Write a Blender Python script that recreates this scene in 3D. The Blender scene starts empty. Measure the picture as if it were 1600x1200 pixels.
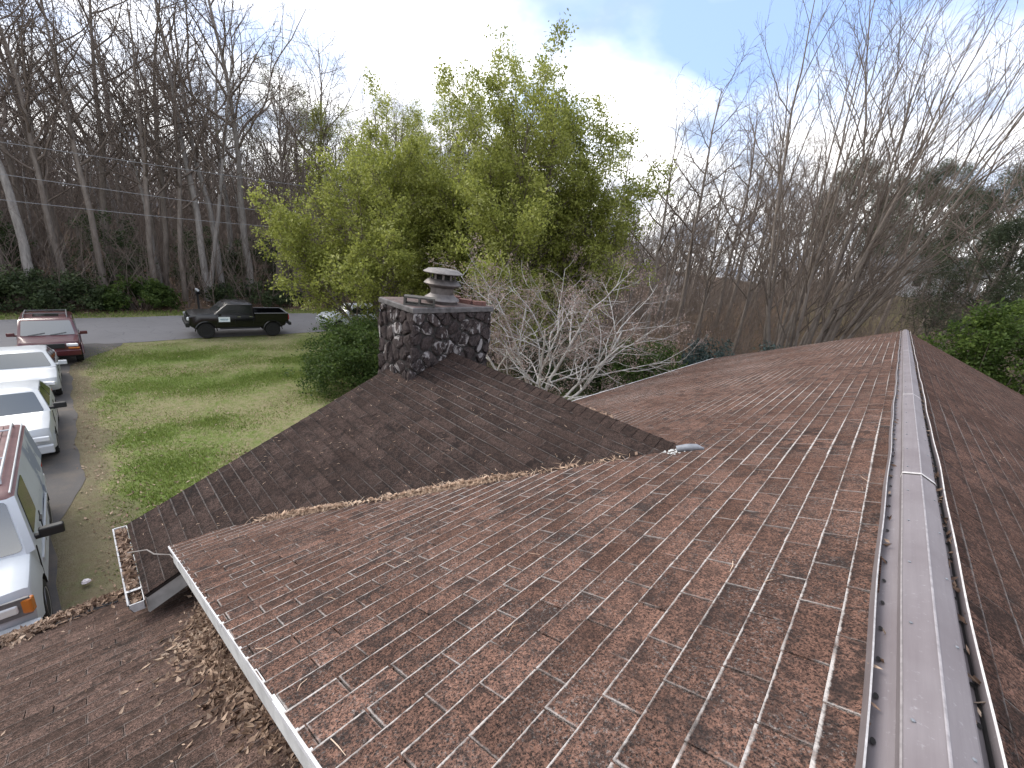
import bpy, math, random
import numpy as np
from mathutils import Matrix, Vector

# ------------------------------------------------------------------ camera, sky, sun, exposure
S = bpy.context.scene
RZ = 5.14                                   # height of the main ridge over the ground beside the house
CAM = np.array([-0.3634, 0.0, 0.9625 + RZ])
CR = np.array([0.71733441, 0.68523234, 0.12604754])
CD = np.array([0.3049766, -0.14615425, -0.94107822])
CF = np.array([-0.62643485, 0.71350934, -0.3138213])
FPX = 637.14
cd = bpy.data.cameras.new('camera'); cam = bpy.data.objects.new('camera', cd)
S.collection.objects.link(cam); S.camera = cam
cd.sensor_width = 36; cd.lens = FPX / 1600 * 36; cd.clip_start = .05; cd.clip_end = 3000
cam.matrix_world = Matrix(((CR[0], -CD[0], -CF[0], CAM[0]), (CR[1], -CD[1], -CF[1], CAM[1]),
                           (CR[2], -CD[2], -CF[2], CAM[2]), (0, 0, 0, 1)))
S.view_settings.view_transform = 'Standard'; S.view_settings.look = 'None'
S.view_settings.exposure = 1.5; S.view_settings.gamma = 1
SUN_EL, SUN_AZ = math.radians(38), math.radians(200)      # azimuth measured from +X toward +Y
W = bpy.data.worlds.new('World'); S.world = W; W.use_nodes = True
def build_world():
    nt = W.node_tree; N = nt.nodes; L = nt.links; N.clear()
    out = N.new('ShaderNodeOutputWorld'); bg = N.new('ShaderNodeBackground'); bg.inputs[1].default_value = .1
    L.new(bg.outputs[0], out.inputs[0])
    sky = N.new('ShaderNodeTexSky'); sky.sky_type = 'NISHITA'; sky.sun_disc = False
    sky.sun_elevation = SUN_EL; sky.sun_rotation = math.pi / 2 - SUN_AZ; sky.dust_density = 2.0; sky.ozone_density = 2.5
    tc = N.new('ShaderNodeTexCoord'); sp = N.new('ShaderNodeSeparateXYZ'); L.new(tc.outputs['Generated'], sp.inputs[0])
    def m(op, a, b=None):
        n = N.new('ShaderNodeMath'); n.operation = op
        for i, v in enumerate((a, b)):
            if v is None: continue
            if isinstance(v, (int, float)): n.inputs[i].default_value = v
            else: L.new(v, n.inputs[i])
        return n.outputs[0]
    zz = m('ADD', m('MAXIMUM', sp.outputs[2], 0.0), .22)
    cb = N.new('ShaderNodeCombineXYZ'); L.new(m('DIVIDE', sp.outputs[0], zz), cb.inputs[0]); L.new(m('DIVIDE', sp.outputs[1], zz), cb.inputs[1])
    cb.inputs[2].default_value = 5.2
    nz = N.new('ShaderNodeTexNoise'); nz.inputs['Scale'].default_value = 1.15; nz.inputs['Detail'].default_value = 6; nz.inputs['Roughness'].default_value = .52
    nz.inputs['Distortion'].default_value = .3; L.new(cb.outputs[0], nz.inputs['Vector'])
    rp = N.new('ShaderNodeValToRGB'); rp.color_ramp.elements[0].position = .35; rp.color_ramp.elements[1].position = .57
    L.new(m('ADD', nz.outputs[0], m('MULTIPLY', m('MAXIMUM', m('SUBTRACT', .30, sp.outputs[2]), 0.0), .55)), rp.inputs[0])
    n2 = N.new('ShaderNodeTexNoise'); n2.inputs['Scale'].default_value = 2.3; n2.inputs['Detail'].default_value = 5; L.new(cb.outputs[0], n2.inputs['Vector'])
    r2 = N.new('ShaderNodeValToRGB'); r2.color_ramp.elements[0].position = .34; r2.color_ramp.elements[0].color = (2.5, 2.85, 3.5, 1)
    r2.color_ramp.elements[1].position = .62; r2.color_ramp.elements[1].color = (9.6, 9.5, 9.4, 1); L.new(n2.outputs[0], r2.inputs[0])
    blue = N.new('ShaderNodeMix'); blue.data_type = 'RGBA'; blue.inputs[0].default_value = .7
    L.new(sky.outputs[0], blue.inputs[6]); blue.inputs[7].default_value = (2.1, 2.95, 5.0, 1)
    mx = N.new('ShaderNodeMix'); mx.data_type = 'RGBA'
    L.new(rp.outputs[0], mx.inputs[0]); L.new(blue.outputs[2], mx.inputs[6]); L.new(r2.outputs[0], mx.inputs[7])
    L.new(mx.outputs[2], bg.inputs[0])
build_world()
sd = bpy.data.lights.new('sun', 'SUN'); sun = bpy.data.objects.new('sun', sd); S.collection.objects.link(sun)
sd.energy = 1.5; sd.angle = math.radians(32); sd.color = (1, .95, .88)
sv = Vector((math.cos(SUN_AZ) * math.cos(SUN_EL), math.sin(SUN_AZ) * math.cos(SUN_EL), math.sin(SUN_EL)))
sun.rotation_euler = sv.to_track_quat('Z', 'Y').to_euler(); sun.location = (-20, -10, 40)

# ------------------------------------------------------------------ helpers
COL = S.collection
rnd = random.Random(7)
def ray(u, v): return (u - 800) / FPX * CR + (v - 600) / FPX * CD + CF
def at_z(u, v, z): w = ray(u, v); return CAM + w * ((z - CAM[2]) / w[2])
def proj(P):
    d = np.asarray(P, float) - CAM; z = d @ CF
    return np.stack([800 + FPX * (d @ CR) / z, 600 + FPX * (d @ CD) / z, z], -1)
def smooth01(t): t = np.clip(t, 0, 1); return t * t * (3 - 2 * t)

class MB:
    """collects polygons; build() links them as one mesh object"""
    def __init__(s): s.v = []; s.f = []; s.mi = []; s.uv = []; s.rn = []
    def poly(s, pts, mi=0, uv=None, r=0.):
        b = len(s.v); s.v.extend([tuple(map(float, p)) for p in pts]); s.f.append(list(range(b, b + len(pts)))); s.mi.append(mi)
        s.uv.append(uv); s.rn.append(r)
    def mesh_faces(s, verts, faces, mi=0, r=0.):
        b = len(s.v); s.v.extend([tuple(map(float, p)) for p in verts])
        for f in faces: s.f.append([b + i for i in f]); s.mi.append(mi); s.uv.append(None); s.rn.append(r)
    def box(s, c, h, mi=0, rot=None, r=0.):
        vs = []
        for x, y, z in ((-1,-1,-1),(1,-1,-1),(1,1,-1),(-1,1,-1),(-1,-1,1),(1,-1,1),(1,1,1),(-1,1,1)):
            p = Vector((x * h[0], y * h[1], z * h[2]))
            if rot is not None: p = rot @ p
            vs.append((c[0] + p[0], c[1] + p[1], c[2] + p[2]))
        s.mesh_faces(vs, [(0,3,2,1),(4,5,6,7),(0,1,5,4),(1,2,6,5),(2,3,7,6),(3,0,4,7)], mi, r)
    def bbox(s, x0, x1, y0, y1, z0, z1, mi=0): s.box(((x0+x1)/2, (y0+y1)/2, (z0+z1)/2), (abs(x1-x0)/2, abs(y1-y0)/2, abs(z1-z0)/2), mi)
    def lathe(s, prof, c=(0,0,0), n=24, axis='z', mi=0, cap=True):
        b = len(s.v); k = len(prof)
        for i in range(n):
            a = 2 * math.pi * i / n; ca, sa = math.cos(a), math.sin(a)
            for r, h in prof:
                if axis == 'z': p = (c[0] + r * ca, c[1] + r * sa, c[2] + h)
                elif axis == 'y': p = (c[0] + r * ca, c[1] + h, c[2] + r * sa)
                else: p = (c[0] + h, c[1] + r * ca, c[2] + r * sa)
                s.v.append(p)
        for i in range(n):
            j = (i + 1) % n
            for q in range(k - 1):
                s.f.append([b + i*k + q, b + j*k + q, b + j*k + q + 1, b + i*k + q + 1]); s.mi.append(mi); s.uv.append(None); s.rn.append(0.)
        if cap:
            for q in (0, k - 1):
                if prof[q][0] > 1e-4: s.f.append([b + i*k + q for i in range(n)]); s.mi.append(mi); s.uv.append(None); s.rn.append(0.)
    def tube(s, pts, rad, n=6, mi=0):
        pts = [Vector(p) for p in pts]; rings = []
        for i, p in enumerate(pts):
            d = (pts[min(i+1, len(pts)-1)] - pts[max(i-1, 0)]).normalized()
            a = d.cross(Vector((0, 0, 1)));  a = Vector((1, 0, 0)) if a.length < 1e-3 else a.normalized()
            e = d.cross(a); r = rad[i] if isinstance(rad, (list, tuple)) else rad
            rings.append([p + a * (r * math.cos(2*math.pi*k/n)) + e * (r * math.sin(2*math.pi*k/n)) for k in range(n)])
        b = len(s.v)
        for R in rings: s.v.extend([tuple(q) for q in R])
        for i in range(len(pts) - 1):
            for k in range(n):
                k2 = (k + 1) % n
                s.f.append([b+i*n+k, b+i*n+k2, b+(i+1)*n+k2, b+(i+1)*n+k]); s.mi.append(mi); s.uv.append(None); s.rn.append(0.)
        for i, e in ((0, 1), (len(pts) - 1, 0)):
            s.f.append([b+i*n+k for k in range(n)]); s.mi.append(mi); s.uv.append(None); s.rn.append(0.)
    def mesh(s, name, mats, sharp=None):
        me = bpy.data.meshes.new(name); me.from_pydata(s.v, [], s.f)
        for m in (mats if isinstance(mats, (list, tuple)) else [mats]): me.materials.append(m)
        me.polygons.foreach_set('material_index', s.mi)
        if any(u is not None for u in s.uv):
            ul = me.uv_layers.new(name='UVMap'); flat = []
            for f, u in zip(s.f, s.uv): flat.extend([(.5, .5)] * len(f) if u is None else u)
            ul.data.foreach_set('uv', np.array(flat, 'f').ravel())
        if any(s.rn):
            at = me.attributes.new('rnd', 'FLOAT', 'FACE'); at.data.foreach_set('value', np.array(s.rn, 'f'))
        if sharp is not None:
            me.polygons.foreach_set('use_smooth', [True] * len(me.polygons)); me.set_sharp_from_angle(angle=math.radians(sharp))
        me.update(); return me
    def build(s, name, mats, parent=None, sharp=None):
        return link(name, s.mesh(name, mats, sharp), parent)
def link(name, me, parent=None):
    o = bpy.data.objects.new(name, me); COL.objects.link(o)
    if parent is not None: o.parent = parent
    return o
def tag(o, label=None, cat=None, group=None, kind=None):
    if label: o['label'] = label
    if cat: o['category'] = cat
    if group: o['group'] = group
    if kind: o['kind'] = kind
    return o
def empty(name, loc=(0,0,0), rz=0.):
    o = bpy.data.objects.new(name, None); COL.objects.link(o); o.location = loc; o.rotation_euler = (0, 0, rz); return o
def copy_tree(o, parent=None):
    c = o.copy(); COL.objects.link(c); c.parent = parent
    for ch in list(o.children): copy_tree(ch, c)
    return c
def soup(name, V, F, mats, parent=None, rn=None, smooth=False, mi=None):
    """numpy mesh: V (n,3), F (m,k)"""
    me = bpy.data.meshes.new(name); F = np.asarray(F, np.int32); k = F.shape[1]
    me.vertices.add(len(V)); me.vertices.foreach_set('co', np.asarray(V, 'f').ravel())
    me.loops.add(F.size); me.loops.foreach_set('vertex_index', F.ravel())
    me.polygons.add(len(F)); me.polygons.foreach_set('loop_start', np.arange(0, F.size, k, dtype=np.int32))
    for m in (mats if isinstance(mats, (list, tuple)) else [mats]): me.materials.append(m)
    if mi is not None: me.polygons.foreach_set('material_index', np.asarray(mi, np.int32))
    if smooth: me.polygons.foreach_set('use_smooth', np.ones(len(F), bool))
    if rn is not None:
        at = me.attributes.new('rnd', 'FLOAT', 'FACE'); at.data.foreach_set('value', np.asarray(rn, 'f'))
    me.update(); me.validate()
    return link(name, me, parent)

# ------------------------------------------------------------------ materials
class NT:
    def __init__(s, name):
        s.m = bpy.data.materials.new(name); s.m.use_nodes = True; s.t = s.m.node_tree; s.N = s.t.nodes; s.L = s.t.links
        s.b = s.N['Principled BSDF']; s.out = s.N['Material Output']
    def set(s, sock, v):
        if hasattr(v, 'is_output') or isinstance(v, bpy.types.NodeSocket): s.L.new(v, sock)
        elif isinstance(v, (int, float)): sock.default_value = v
        else: sock.default_value = (*v, 1) if len(v) == 3 and sock.type == 'RGBA' else v
    def math(s, op, a, b=0., c=None, clamp=False):
        n = s.N.new('ShaderNodeMath'); n.operation = op; n.use_clamp = clamp; s.set(n.inputs[0], a); s.set(n.inputs[1], b)
        if c is not None: s.set(n.inputs[2], c)
        return n.outputs[0]
    def mix(s, f, a, b, mode='MIX'):
        n = s.N.new('ShaderNodeMix'); n.data_type = 'RGBA'; n.blend_type = mode; n.clamp_factor = True
        s.set(n.inputs[0], f); s.set(n.inputs[6], a); s.set(n.inputs[7], b); return n.outputs[2]
    def pos(s): return s.N.new('ShaderNodeNewGeometry').outputs['Position']
    def objc(s): return s.N.new('ShaderNodeTexCoord').outputs['Object']
    def scale(s, v, sc):
        n = s.N.new('ShaderNodeVectorMath'); n.operation = 'MULTIPLY'; s.L.new(v, n.inputs[0]); n.inputs[1].default_value = sc; return n.outputs[0]
    def noise(s, v, sc, det=3, rough=.55, dist=0.):
        n = s.N.new('ShaderNodeTexNoise'); s.L.new(v, n.inputs['Vector']); n.inputs['Scale'].default_value = sc
        n.inputs['Detail'].default_value = det; n.inputs['Roughness'].default_value = rough; n.inputs['Distortion'].default_value = dist; return n.outputs[0]
    def voro(s, v, sc, feat='F1', out='Distance'):
        n = s.N.new('ShaderNodeTexVoronoi'); n.feature = feat; s.L.new(v, n.inputs['Vector']); n.inputs['Scale'].default_value = sc; return n.outputs[out]
    def ramp(s, f, stops):
        n = s.N.new('ShaderNodeValToRGB'); e = n.color_ramp.elements
        while len(e) < len(stops): e.new(.5)
        for i, (p, c) in enumerate(stops): e[i].position = p; e[i].color = (*c, 1) if len(c) == 3 else c
        s.set(n.inputs[0], f); return n.outputs[0]
    def step(s, f, a, b): return s.ramp(f, [(a, (0,0,0)), (b, (1,1,1))])
    def attr(s, name): n = s.N.new('ShaderNodeAttribute'); n.attribute_name = name; return n.outputs['Fac']
    def orand(s): return s.N.new('ShaderNodeObjectInfo').outputs['Random']
    def bump(s, h, st=.4, d=.01):
        n = s.N.new('ShaderNodeBump'); n.inputs['Strength'].default_value = st; n.inputs['Distance'].default_value = d
        s.L.new(h, n.inputs['Height']); s.L.new(n.outputs[0], s.b.inputs['Normal'])
    def fin(s, col=None, rough=.8, **k):
        if col is not None: s.set(s.b.inputs['Base Color'], col)
        s.set(s.b.inputs['Roughness'], rough)
        for a, v in k.items(): s.set(s.b.inputs[a.replace('_', ' ')], v)
        return s.m

def shingle_mat(name, base, warm, dark, wear, edge):
    t = NT(name); P = t.pos()
    r = t.math('FRACT', t.math('ADD', t.math('MULTIPLY', t.attr('rnd'), 7.31), t.math('MULTIPLY', t.orand(), 3.77)))
    uv = t.N.new('ShaderNodeUVMap').outputs[0]; sp = t.N.new('ShaderNodeSeparateXYZ'); t.L.new(uv, sp.inputs[0])
    gran = t.noise(P, 105, 3, .9); g2 = t.voro(P, 150); g3 = t.noise(P, 26, 4, .8)
    c = t.mix(t.step(gran, .43, .56), tuple(x*.38 for x in dark), tuple(x*1.45 for x in base))
    c = t.mix(t.math('MULTIPLY', t.step(g2, .5, .9), .35), c, tuple(min(1, x * 2.3) for x in warm))
    c = t.mix(t.math('MULTIPLY', t.step(g3, .46, .60), .55), c, tuple(x*.55 for x in dark))
    tone = t.math('MULTIPLY_ADD', r, .55, .68)
    tn = t.N.new('ShaderNodeVectorMath'); tn.operation = 'SCALE'; t.L.new(c, tn.inputs[0]); t.L.new(tone, tn.inputs['Scale']); c = tn.outputs[0]
    blot = t.step(t.noise(P, 6.5, 4, .7), .46, .60)
    c = t.mix(t.math('MULTIPLY', blot, t.math('MULTIPLY_ADD', t.math('FRACT', t.math('MULTIPLY', r, 5.3)), .8, .05)), c, tuple(x * .55 for x in dark))
    big = t.step(t.noise(P, .55, 3, .6), .38, .68)
    c = t.mix(t.math('MULTIPLY', big, .35), c, tuple(x * .6 for x in base))
    # pale lichen flecks
    lich = t.math('MULTIPLY', t.step(t.noise(P, 85, 4, .85), .55, .64), t.step(t.noise(P, 3.6, 3), .40, .62))
    c = t.mix(t.math('MULTIPLY', lich, .42 * wear), c, (.36, .36, .35))
    # worn pale line on the lower edge of the tab and beside the cut-outs
    nz = t.noise(P, 45, 4, .7); lo = t.noise(P, 4.5, 3, .6)
    v_ = t.math('ADD', sp.outputs[1], t.math('MULTIPLY', t.math('SUBTRACT', nz, .5), .10))
    e1 = t.step(v_, edge[0], edge[1]); e1 = t.math('SUBTRACT', 1, e1)
    e1 = t.math('MULTIPLY', e1, t.math('MULTIPLY', t.step(lo, .22, .46), t.math('MULTIPLY_ADD', t.step(t.noise(P, 16, 3, .7), .36, .54), .6, .4)))
    uu = t.math('ADD', t.math('ABSOLUTE', t.math('SUBTRACT', sp.outputs[0], .5)), t.math('MULTIPLY', t.math('SUBTRACT', nz, .5), .05))
    e2 = t.math('MULTIPLY', t.math('MULTIPLY', t.step(uu, .478, .492), t.step(lo, .40, .62)), .6)
    # shadow line painted just above the lower edge of the tab
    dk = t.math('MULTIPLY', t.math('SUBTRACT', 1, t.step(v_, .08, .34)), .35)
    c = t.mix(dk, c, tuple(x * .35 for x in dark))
    e = t.math('MULTIPLY', t.math('MAXIMUM', e1, e2), wear)
    c = t.mix(e, c, (.43, .40, .38))
    t.bump(t.math('ADD', gran, t.math('MULTIPLY', g2, .7)), .8, .006)
    return t.fin(c, .95, Specular_IOR_Level=.06)

def simple(name, col, rough=.6, var=.15, sc=8, metal=0., spec=.4, coat=0., bump=0., obj=False):
    t = NT(name); P = t.objc() if obj else t.pos()
    n = t.noise(P, sc, 4, .6)
    c = t.mix(t.step(n, .25, .75), tuple(x * (1 - var) for x in col), tuple(min(1, x * (1 + var)) for x in col))
    if bump: t.bump(n, bump, .01)
    return t.fin(c, rough, Metallic=metal, Specular_IOR_Level=spec, Coat_Weight=coat)

def bark_mat(name, c1, c2, sc=6):
    t = NT(name); P = t.pos(); n = t.noise(t.scale(P, (1, 1, .22)), sc, 5, .7); n2 = t.noise(P, 1.3, 3)
    c = t.mix(t.step(n, .3, .7), c1, c2); c = t.mix(t.math('MULTIPLY', t.step(n2, .5, .7), .5), c, tuple(x * .7 for x in c2))
    t.bump(n, .6, .03); return t.fin(c, .95, Specular_IOR_Level=.15)

def leaf_mat(name, stops, trans=.45, rough=.6):
    t = NT(name); r = t.attr('rnd'); P = t.pos()
    f = t.math('ADD', t.math('MULTIPLY', r, .75), t.math('MULTIPLY', t.math('SUBTRACT', t.noise(P, .9, 3), .5), .9), clamp=True)
    c = t.ramp(f, stops)
    t.fin(c, rough, Specular_IOR_Level=.25)
    if trans:
        tr = t.N.new('ShaderNodeBsdfTranslucent'); t.L.new(c, tr.inputs[0]); mx = t.N.new('ShaderNodeMixShader'); mx.inputs[0].default_value = trans
        t.L.new(t.b.outputs[0], mx.inputs[1]); t.L.new(tr.outputs[0], mx.inputs[2]); t.L.new(mx.outputs[0], t.out.inputs[0])
    return t.m

M = {}
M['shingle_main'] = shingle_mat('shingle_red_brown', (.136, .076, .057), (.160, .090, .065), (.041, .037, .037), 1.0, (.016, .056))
M['shingle_right'] = shingle_mat('shingle_brown_shaded_side', (.108, .060, .045), (.128, .069, .051), (.040, .031, .028), .3, (.01, .07))  # darker copy of the main shingle: slope's shade and dirt in the colour
M['shingle_gable'] = shingle_mat('shingle_dark_brown', (.056, .038, .032), (.072, .047, .039), (.027, .022, .021), .2, (.01, .06))  # weaker light on the gable slope, plus dirt, put into the colour
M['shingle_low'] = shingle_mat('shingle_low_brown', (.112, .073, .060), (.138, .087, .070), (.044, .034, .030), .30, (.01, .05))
M['deck'] = simple('roof_felt', (.03, .025, .023), .95)
M['white_trim'] = simple('white_painted_metal', (.50, .50, .51), .5, .25, 14)
M['grey_board'] = simple('weathered_white_board', (.47, .47, .46), .7, .25, 6)
M['soffit'] = simple('soffit_board', (.5, .5, .48), .8)
t = NT('galvanised_ridge_metal'); P = t.pos()
n1 = t.noise(t.scale(P, (30, 1.2, 30)), 1.5, 5, .7); n2 = t.step(t.noise(P, 55, 4, .8), .60, .72); n3 = t.noise(P, 2.2, 4, .6)
c = t.mix(n1, (.150, .130, .135), (.235, .208, .214)); c = t.mix(t.math('MULTIPLY', n2, .55), c, (.36, .35, .36)); c = t.mix(t.math('MULTIPLY', t.step(n3, .42, .7), .6), c, (.13, .105, .11))
t.bump(n1, .2, .004); M['vent'] = t.fin(c, .62, Metallic=.25, Specular_IOR_Level=.4)
M['vent_dark'] = simple('dark_opening_and_shade', (.018, .016, .015), .9)
M['vent_lip'] = simple('worn_pale_vent_lip', (.46, .435, .425), .7, .35, 30)
M['vent_highlight'] = simple('painted_vent_highlight', (.30, .275, .28), .55, .3, 30, .3)  # paler metal that paints a highlight along the cap
M['sealant'] = simple('white_roof_sealant', (.40, .40, .39), .6, .3, 40)
M['flash'] = simple('dull_grey_flashing', (.19, .20, .22), .55, .3, 18, .3)
M['brickwall'] = simple('house_brick_wall', (.24, .11, .075), .85, .3, 18)
M['mortar'] = simple('dark_mortar', (.035, .032, .030), .95, .3, 30, bump=.5)
M['crown'] = simple('chimney_crown_mortar', (.095, .088, .087), .9, .6, 9, bump=.5)
M['crown_top'] = simple('reddish_crown_top', (.095, .066, .060), .9, .5, 9)
t = NT('chimney_stone'); P = t.pos(); r = t.orand()
n1 = t.noise(t.scale(P, (1, 1, .45)), 11, 5, .7, 1.2); n2 = t.noise(P, 38, 4, .7)
c = t.mix(t.step(n1, .3, .72), (.014, .012, .013), (.085, .066, .062)); c = t.mix(t.math('MULTIPLY', t.step(n2, .52, .72), .6), c, (.13, .115, .115))
pale = t.math('MULTIPLY', t.step(t.noise(t.scale(P, (1, 1, .5)), 6.5, 4, .6, 1.5), .53, .59), t.step(r, .45, .6))
c = t.mix(t.math('MULTIPLY', pale, .85), c, (.30, .28, .275)); t.bump(t.math('ADD', n1, n2), .7, .02); M['stone'] = t.fin(c, .88, Specular_IOR_Level=.1)
M['flue'] = simple('galvanised_flue_metal', (.17, .155, .15), .62, .35, 12, .5)
M['flue_rust'] = simple('tarnished_flue_metal', (.13, .115, .11), .55, .4, 14, .6)
M['block'] = simple('mossy_cinder_block', (.065, .061, .055), .95, .45, 20, bump=.5)
M['brick'] = simple('loose_red_brick', (.125, .062, .052), .9, .35, 25, bump=.4)
M['dryleaf'] = leaf_mat('dry_oak_leaf', [(.0, (.10, .060, .042)), (.35, (.26, .175, .125)), (.7, (.42, .31, .23)), (1, (.56, .46, .36))], .15, .75)
M['needle'] = leaf_mat('dry_pine_needle', [(.0, (.24, .15, .10)), (.5, (.44, .31, .22)), (1, (.60, .48, .37))], .1, .75)
M['bark'] = bark_mat('grey_brown_bark', (.115, .094, .080), (.24, .207, .182))
M['bark_pale'] = bark_mat('pale_grey_bark', (.155, .14, .13), (.33, .305, .285))
M['bark_dog'] = bark_mat('lichen_white_bark', (.20, .19, .18), (.60, .59, .57), 11)
M['twig'] = bark_mat('thin_twig_bark', (.115, .090, .075), (.205, .168, .145))
M['twig_dark'] = bark_mat('dark_twig_bark', (.092, .073, .061), (.18, .147, .126))
M['leaf_fresh'] = leaf_mat('fresh_spring_leaf', [(0, (.12, .14, .026)), (.35, (.235, .26, .055)), (.60, (.34, .36, .095)), (.80, (.46, .47, .22)), (1, (.64, .64, .50))], .5)
M['leaf_bush'] = leaf_mat('bush_leaf', [(0, (.025, .048, .012)), (.5, (.07, .110, .025)), (1, (.15, .195, .05))], .4)
M['leaf_dark'] = leaf_mat('dark_evergreen_leaf', [(0, (.020, .032, .015)), (.5, (.050, .072, .028)), (1, (.10, .128, .05))], .25)
M['leaf_blue'] = leaf_mat('blue_green_leathery_leaf', [(0, (.022, .04, .034)), (.5, (.06, .09, .082)), (1, (.17, .22, .215))], .15, .35)
M['leaf_yellow'] = leaf_mat('bright_shrub_leaf', [(0, (.030, .055, .012)), (.5, (.080, .125, .026)), (1, (.17, .225, .05))], .45)
M['bud'] = leaf_mat('pinkish_bud', [(0, (.16, .115, .095)), (.5, (.30, .225, .20)), (1, (.50, .42, .38))], .3)
M['bud_green'] = leaf_mat('tiny_green_bud', [(0, (.08, .09, .03)), (.5, (.16, .17, .06)), (1, (.24, .22, .10))], .4)
M['pine'] = leaf_mat('pine_needle_tuft', [(0, (.024, .034, .018)), (.5, (.055, .072, .036)), (1, (.105, .122, .062))], .15)
t = NT('ground_soil_grass'); P = t.pos(); g = t.attr('green'); w_ = t.attr('wood')
a1 = t.noise(P, 1.1, 5, .65); a2 = t.noise(P, 7, 5, .75); a3 = t.noise(P, 38, 3, .7)
a4 = t.noise(P, 2.6, 6, .8); gg = t.math('ADD', t.math('ADD', g, t.math('MULTIPLY', t.math('SUBTRACT', a2, .5), 1.8)), t.math('MULTIPLY', t.math('SUBTRACT', a4, .5), 1.6), clamp=True)
c = t.mix(t.step(gg, .26, .70), (.255, .23, .13), (.125, .185, .042)); c = t.mix(t.math('MULTIPLY', t.step(a3, .4, .7), .55), c, (.165, .165, .075))
c = t.mix(t.math('MULTIPLY', t.step(t.noise(P, 16, 4, .85), .55, .64), .7), c, (.29, .25, .19)); c = t.mix(t.math('MULTIPLY', t.step(t.noise(P, 11, 4, .85), .56, .64), .55), c, (.075, .075, .035))
c = t.mix(t.math('MULTIPLY', t.step(a1, .55, .75), .3), c, (.10, .095, .05))
lit = t.mix(t.step(a3, .35, .7), (.075, .050, .037), (.19, .130, .095)); lit = t.mix(t.math('MULTIPLY', t.step(a1, .45, .65), .5), lit, (.055, .052, .03))
soil = t.mix(t.step(a2, .35, .65), (.10, .078, .058), (.185, .15, .115)); c = t.mix(t.math('MULTIPLY', t.attr('soil'), t.step(t.math('ADD', a2, t.attr('soil')), .75, 1.0)), c, soil); c = t.mix(w_, c, lit); t.bump(t.math('ADD', a2, a3), .8, .05); M['ground'] = t.fin(c, .97, Specular_IOR_Level=.03)
t = NT('old_asphalt'); P = t.pos(); a = t.noise(P, 120, 3, .8); b = t.noise(P, .5, 4, .6); d = t.voro(t.scale(P, (1, .6, 1)), 1.4, 'DISTANCE_TO_EDGE')
c = t.mix(t.step(a, .3, .75), (.13, .125, .128), (.205, .197, .20)); c = t.mix(t.math('MULTIPLY', t.step(b, .4, .7), .35), c, (.11, .105, .107))
c = t.mix(t.math('MULTIPLY', t.math('SUBTRACT', 1, t.step(d, .004, .02)), .4), c, (.06, .06, .06)); M['asphalt'] = t.fin(c, .92)
t = NT('worn_drive'); P = t.pos(); a = t.noise(P, 60, 3, .8); b = t.noise(P, 1.1, 5, .7)
c = t.mix(t.step(a, .3, .75), (.060, .055, .053), (.100, .092, .088)); c = t.mix(t.math('MULTIPLY', t.step(b, .46, .66), .6), c, (.14, .115, .09)); M['drive'] = t.fin(c, .95)
def paint(name, col, rough=.35, coat=.3, patch=None):
    t = NT(name); P = t.objc(); n = t.noise(P, 2.5, 5, .6); c = t.mix(t.step(n, .3, .8), col, tuple(x * .86 for x in col))
    if patch:
        sp = t.N.new('ShaderNodeSeparateXYZ'); t.L.new(P, sp.inputs[0])
        m = t.math('MULTIPLY', t.step(t.noise(P, 2.3, 3, .55, .6), .46, .49), t.math('SUBTRACT', 1, t.step(t.math('ADD', sp.outputs[0], 1.5), .55, .75)))
        c = t.mix(m, c, patch)
    t.bump(n, .02, .01)
    return t.fin(c, rough, Coat_Weight=coat, Coat_Roughness=.12, Specular_IOR_Level=.5)
M['p_white'] = paint('white_car_paint', (.44, .46, .48))
M['p_white_worn'] = paint('peeling_white_paint', (.44, .47, .51), .5, .08, (.20, .23, .31))
M['p_maroon'] = simple('faded_maroon_roof_paint', (.14, .072, .072), .55, .25, 5, 0, .4, .1, obj=True)
M['p_red'] = paint('dark_red_car_paint', (.070, .010, .014), .28, .5)
M['p_black'] = paint('black_car_paint', (.002, .002, .003), .22, .25)
M['trim_black'] = simple('black_plastic', (.012, .012, .013), .55, .2, 20)
M['trim_grey'] = simple('grey_plastic', (.12, .12, .125), .5, .2, 20)
M['tyre'] = simple('tyre_rubber', (.016, .016, .016), .9, .2, 20)
M['rim'] = simple('wheel_metal', (.38, .38, .40), .4, .2, 20, .7)
M['rim_white'] = simple('white_wheel_cover', (.60, .60, .61), .5, .2, 20)
M['chrome'] = simple('chrome_trim', (.6, .6, .62), .2, .1, 20, .9)
t = NT('window_glass'); M['glass'] = t.fin((.022, .030, .034), .04, Specular_IOR_Level=.9, Coat_Weight=1.0, Coat_Roughness=.03, Coat_IOR=1.9)
t = NT('side_window_glass'); M['glass_dark'] = t.fin((.006, .009, .008), .12, Specular_IOR_Level=.35)
t = NT('headlight_lens'); M['lens'] = t.fin((.62, .64, .66), .12, Specular_IOR_Level=.8, Coat_Weight=.6)
t = NT('amber_lens'); M['amber'] = t.fin((.42, .13, .02), .2, Specular_IOR_Level=.6)
t = NT('red_lens'); M['redlens'] = t.fin((.30, .015, .015), .2, Specular_IOR_Level=.6)
M['sign_white'] = simple('white_door_sign', (.72, .78, .80), .5, .06, 10)
M['sign_ink'] = simple('faded_sign_lettering', (.16, .26, .34), .6, .1, 10)
M['wire'] = simple('pale_cable', (.22, .22, .23), .5, .1)
M['far_wall'] = simple('pale_siding', (.52, .53, .55), .8, .15, 3)
M['far_roof'] = simple('grey_far_roof', (.13, .125, .13), .9, .2, 3)
M['dirtleaf'] = M['dryleaf']
M['blade'] = leaf_mat('grass_blade', [(0, (.105, .155, .03)), (.5, (.18, .235, .055)), (1, (.31, .32, .13))], .35)
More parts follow.
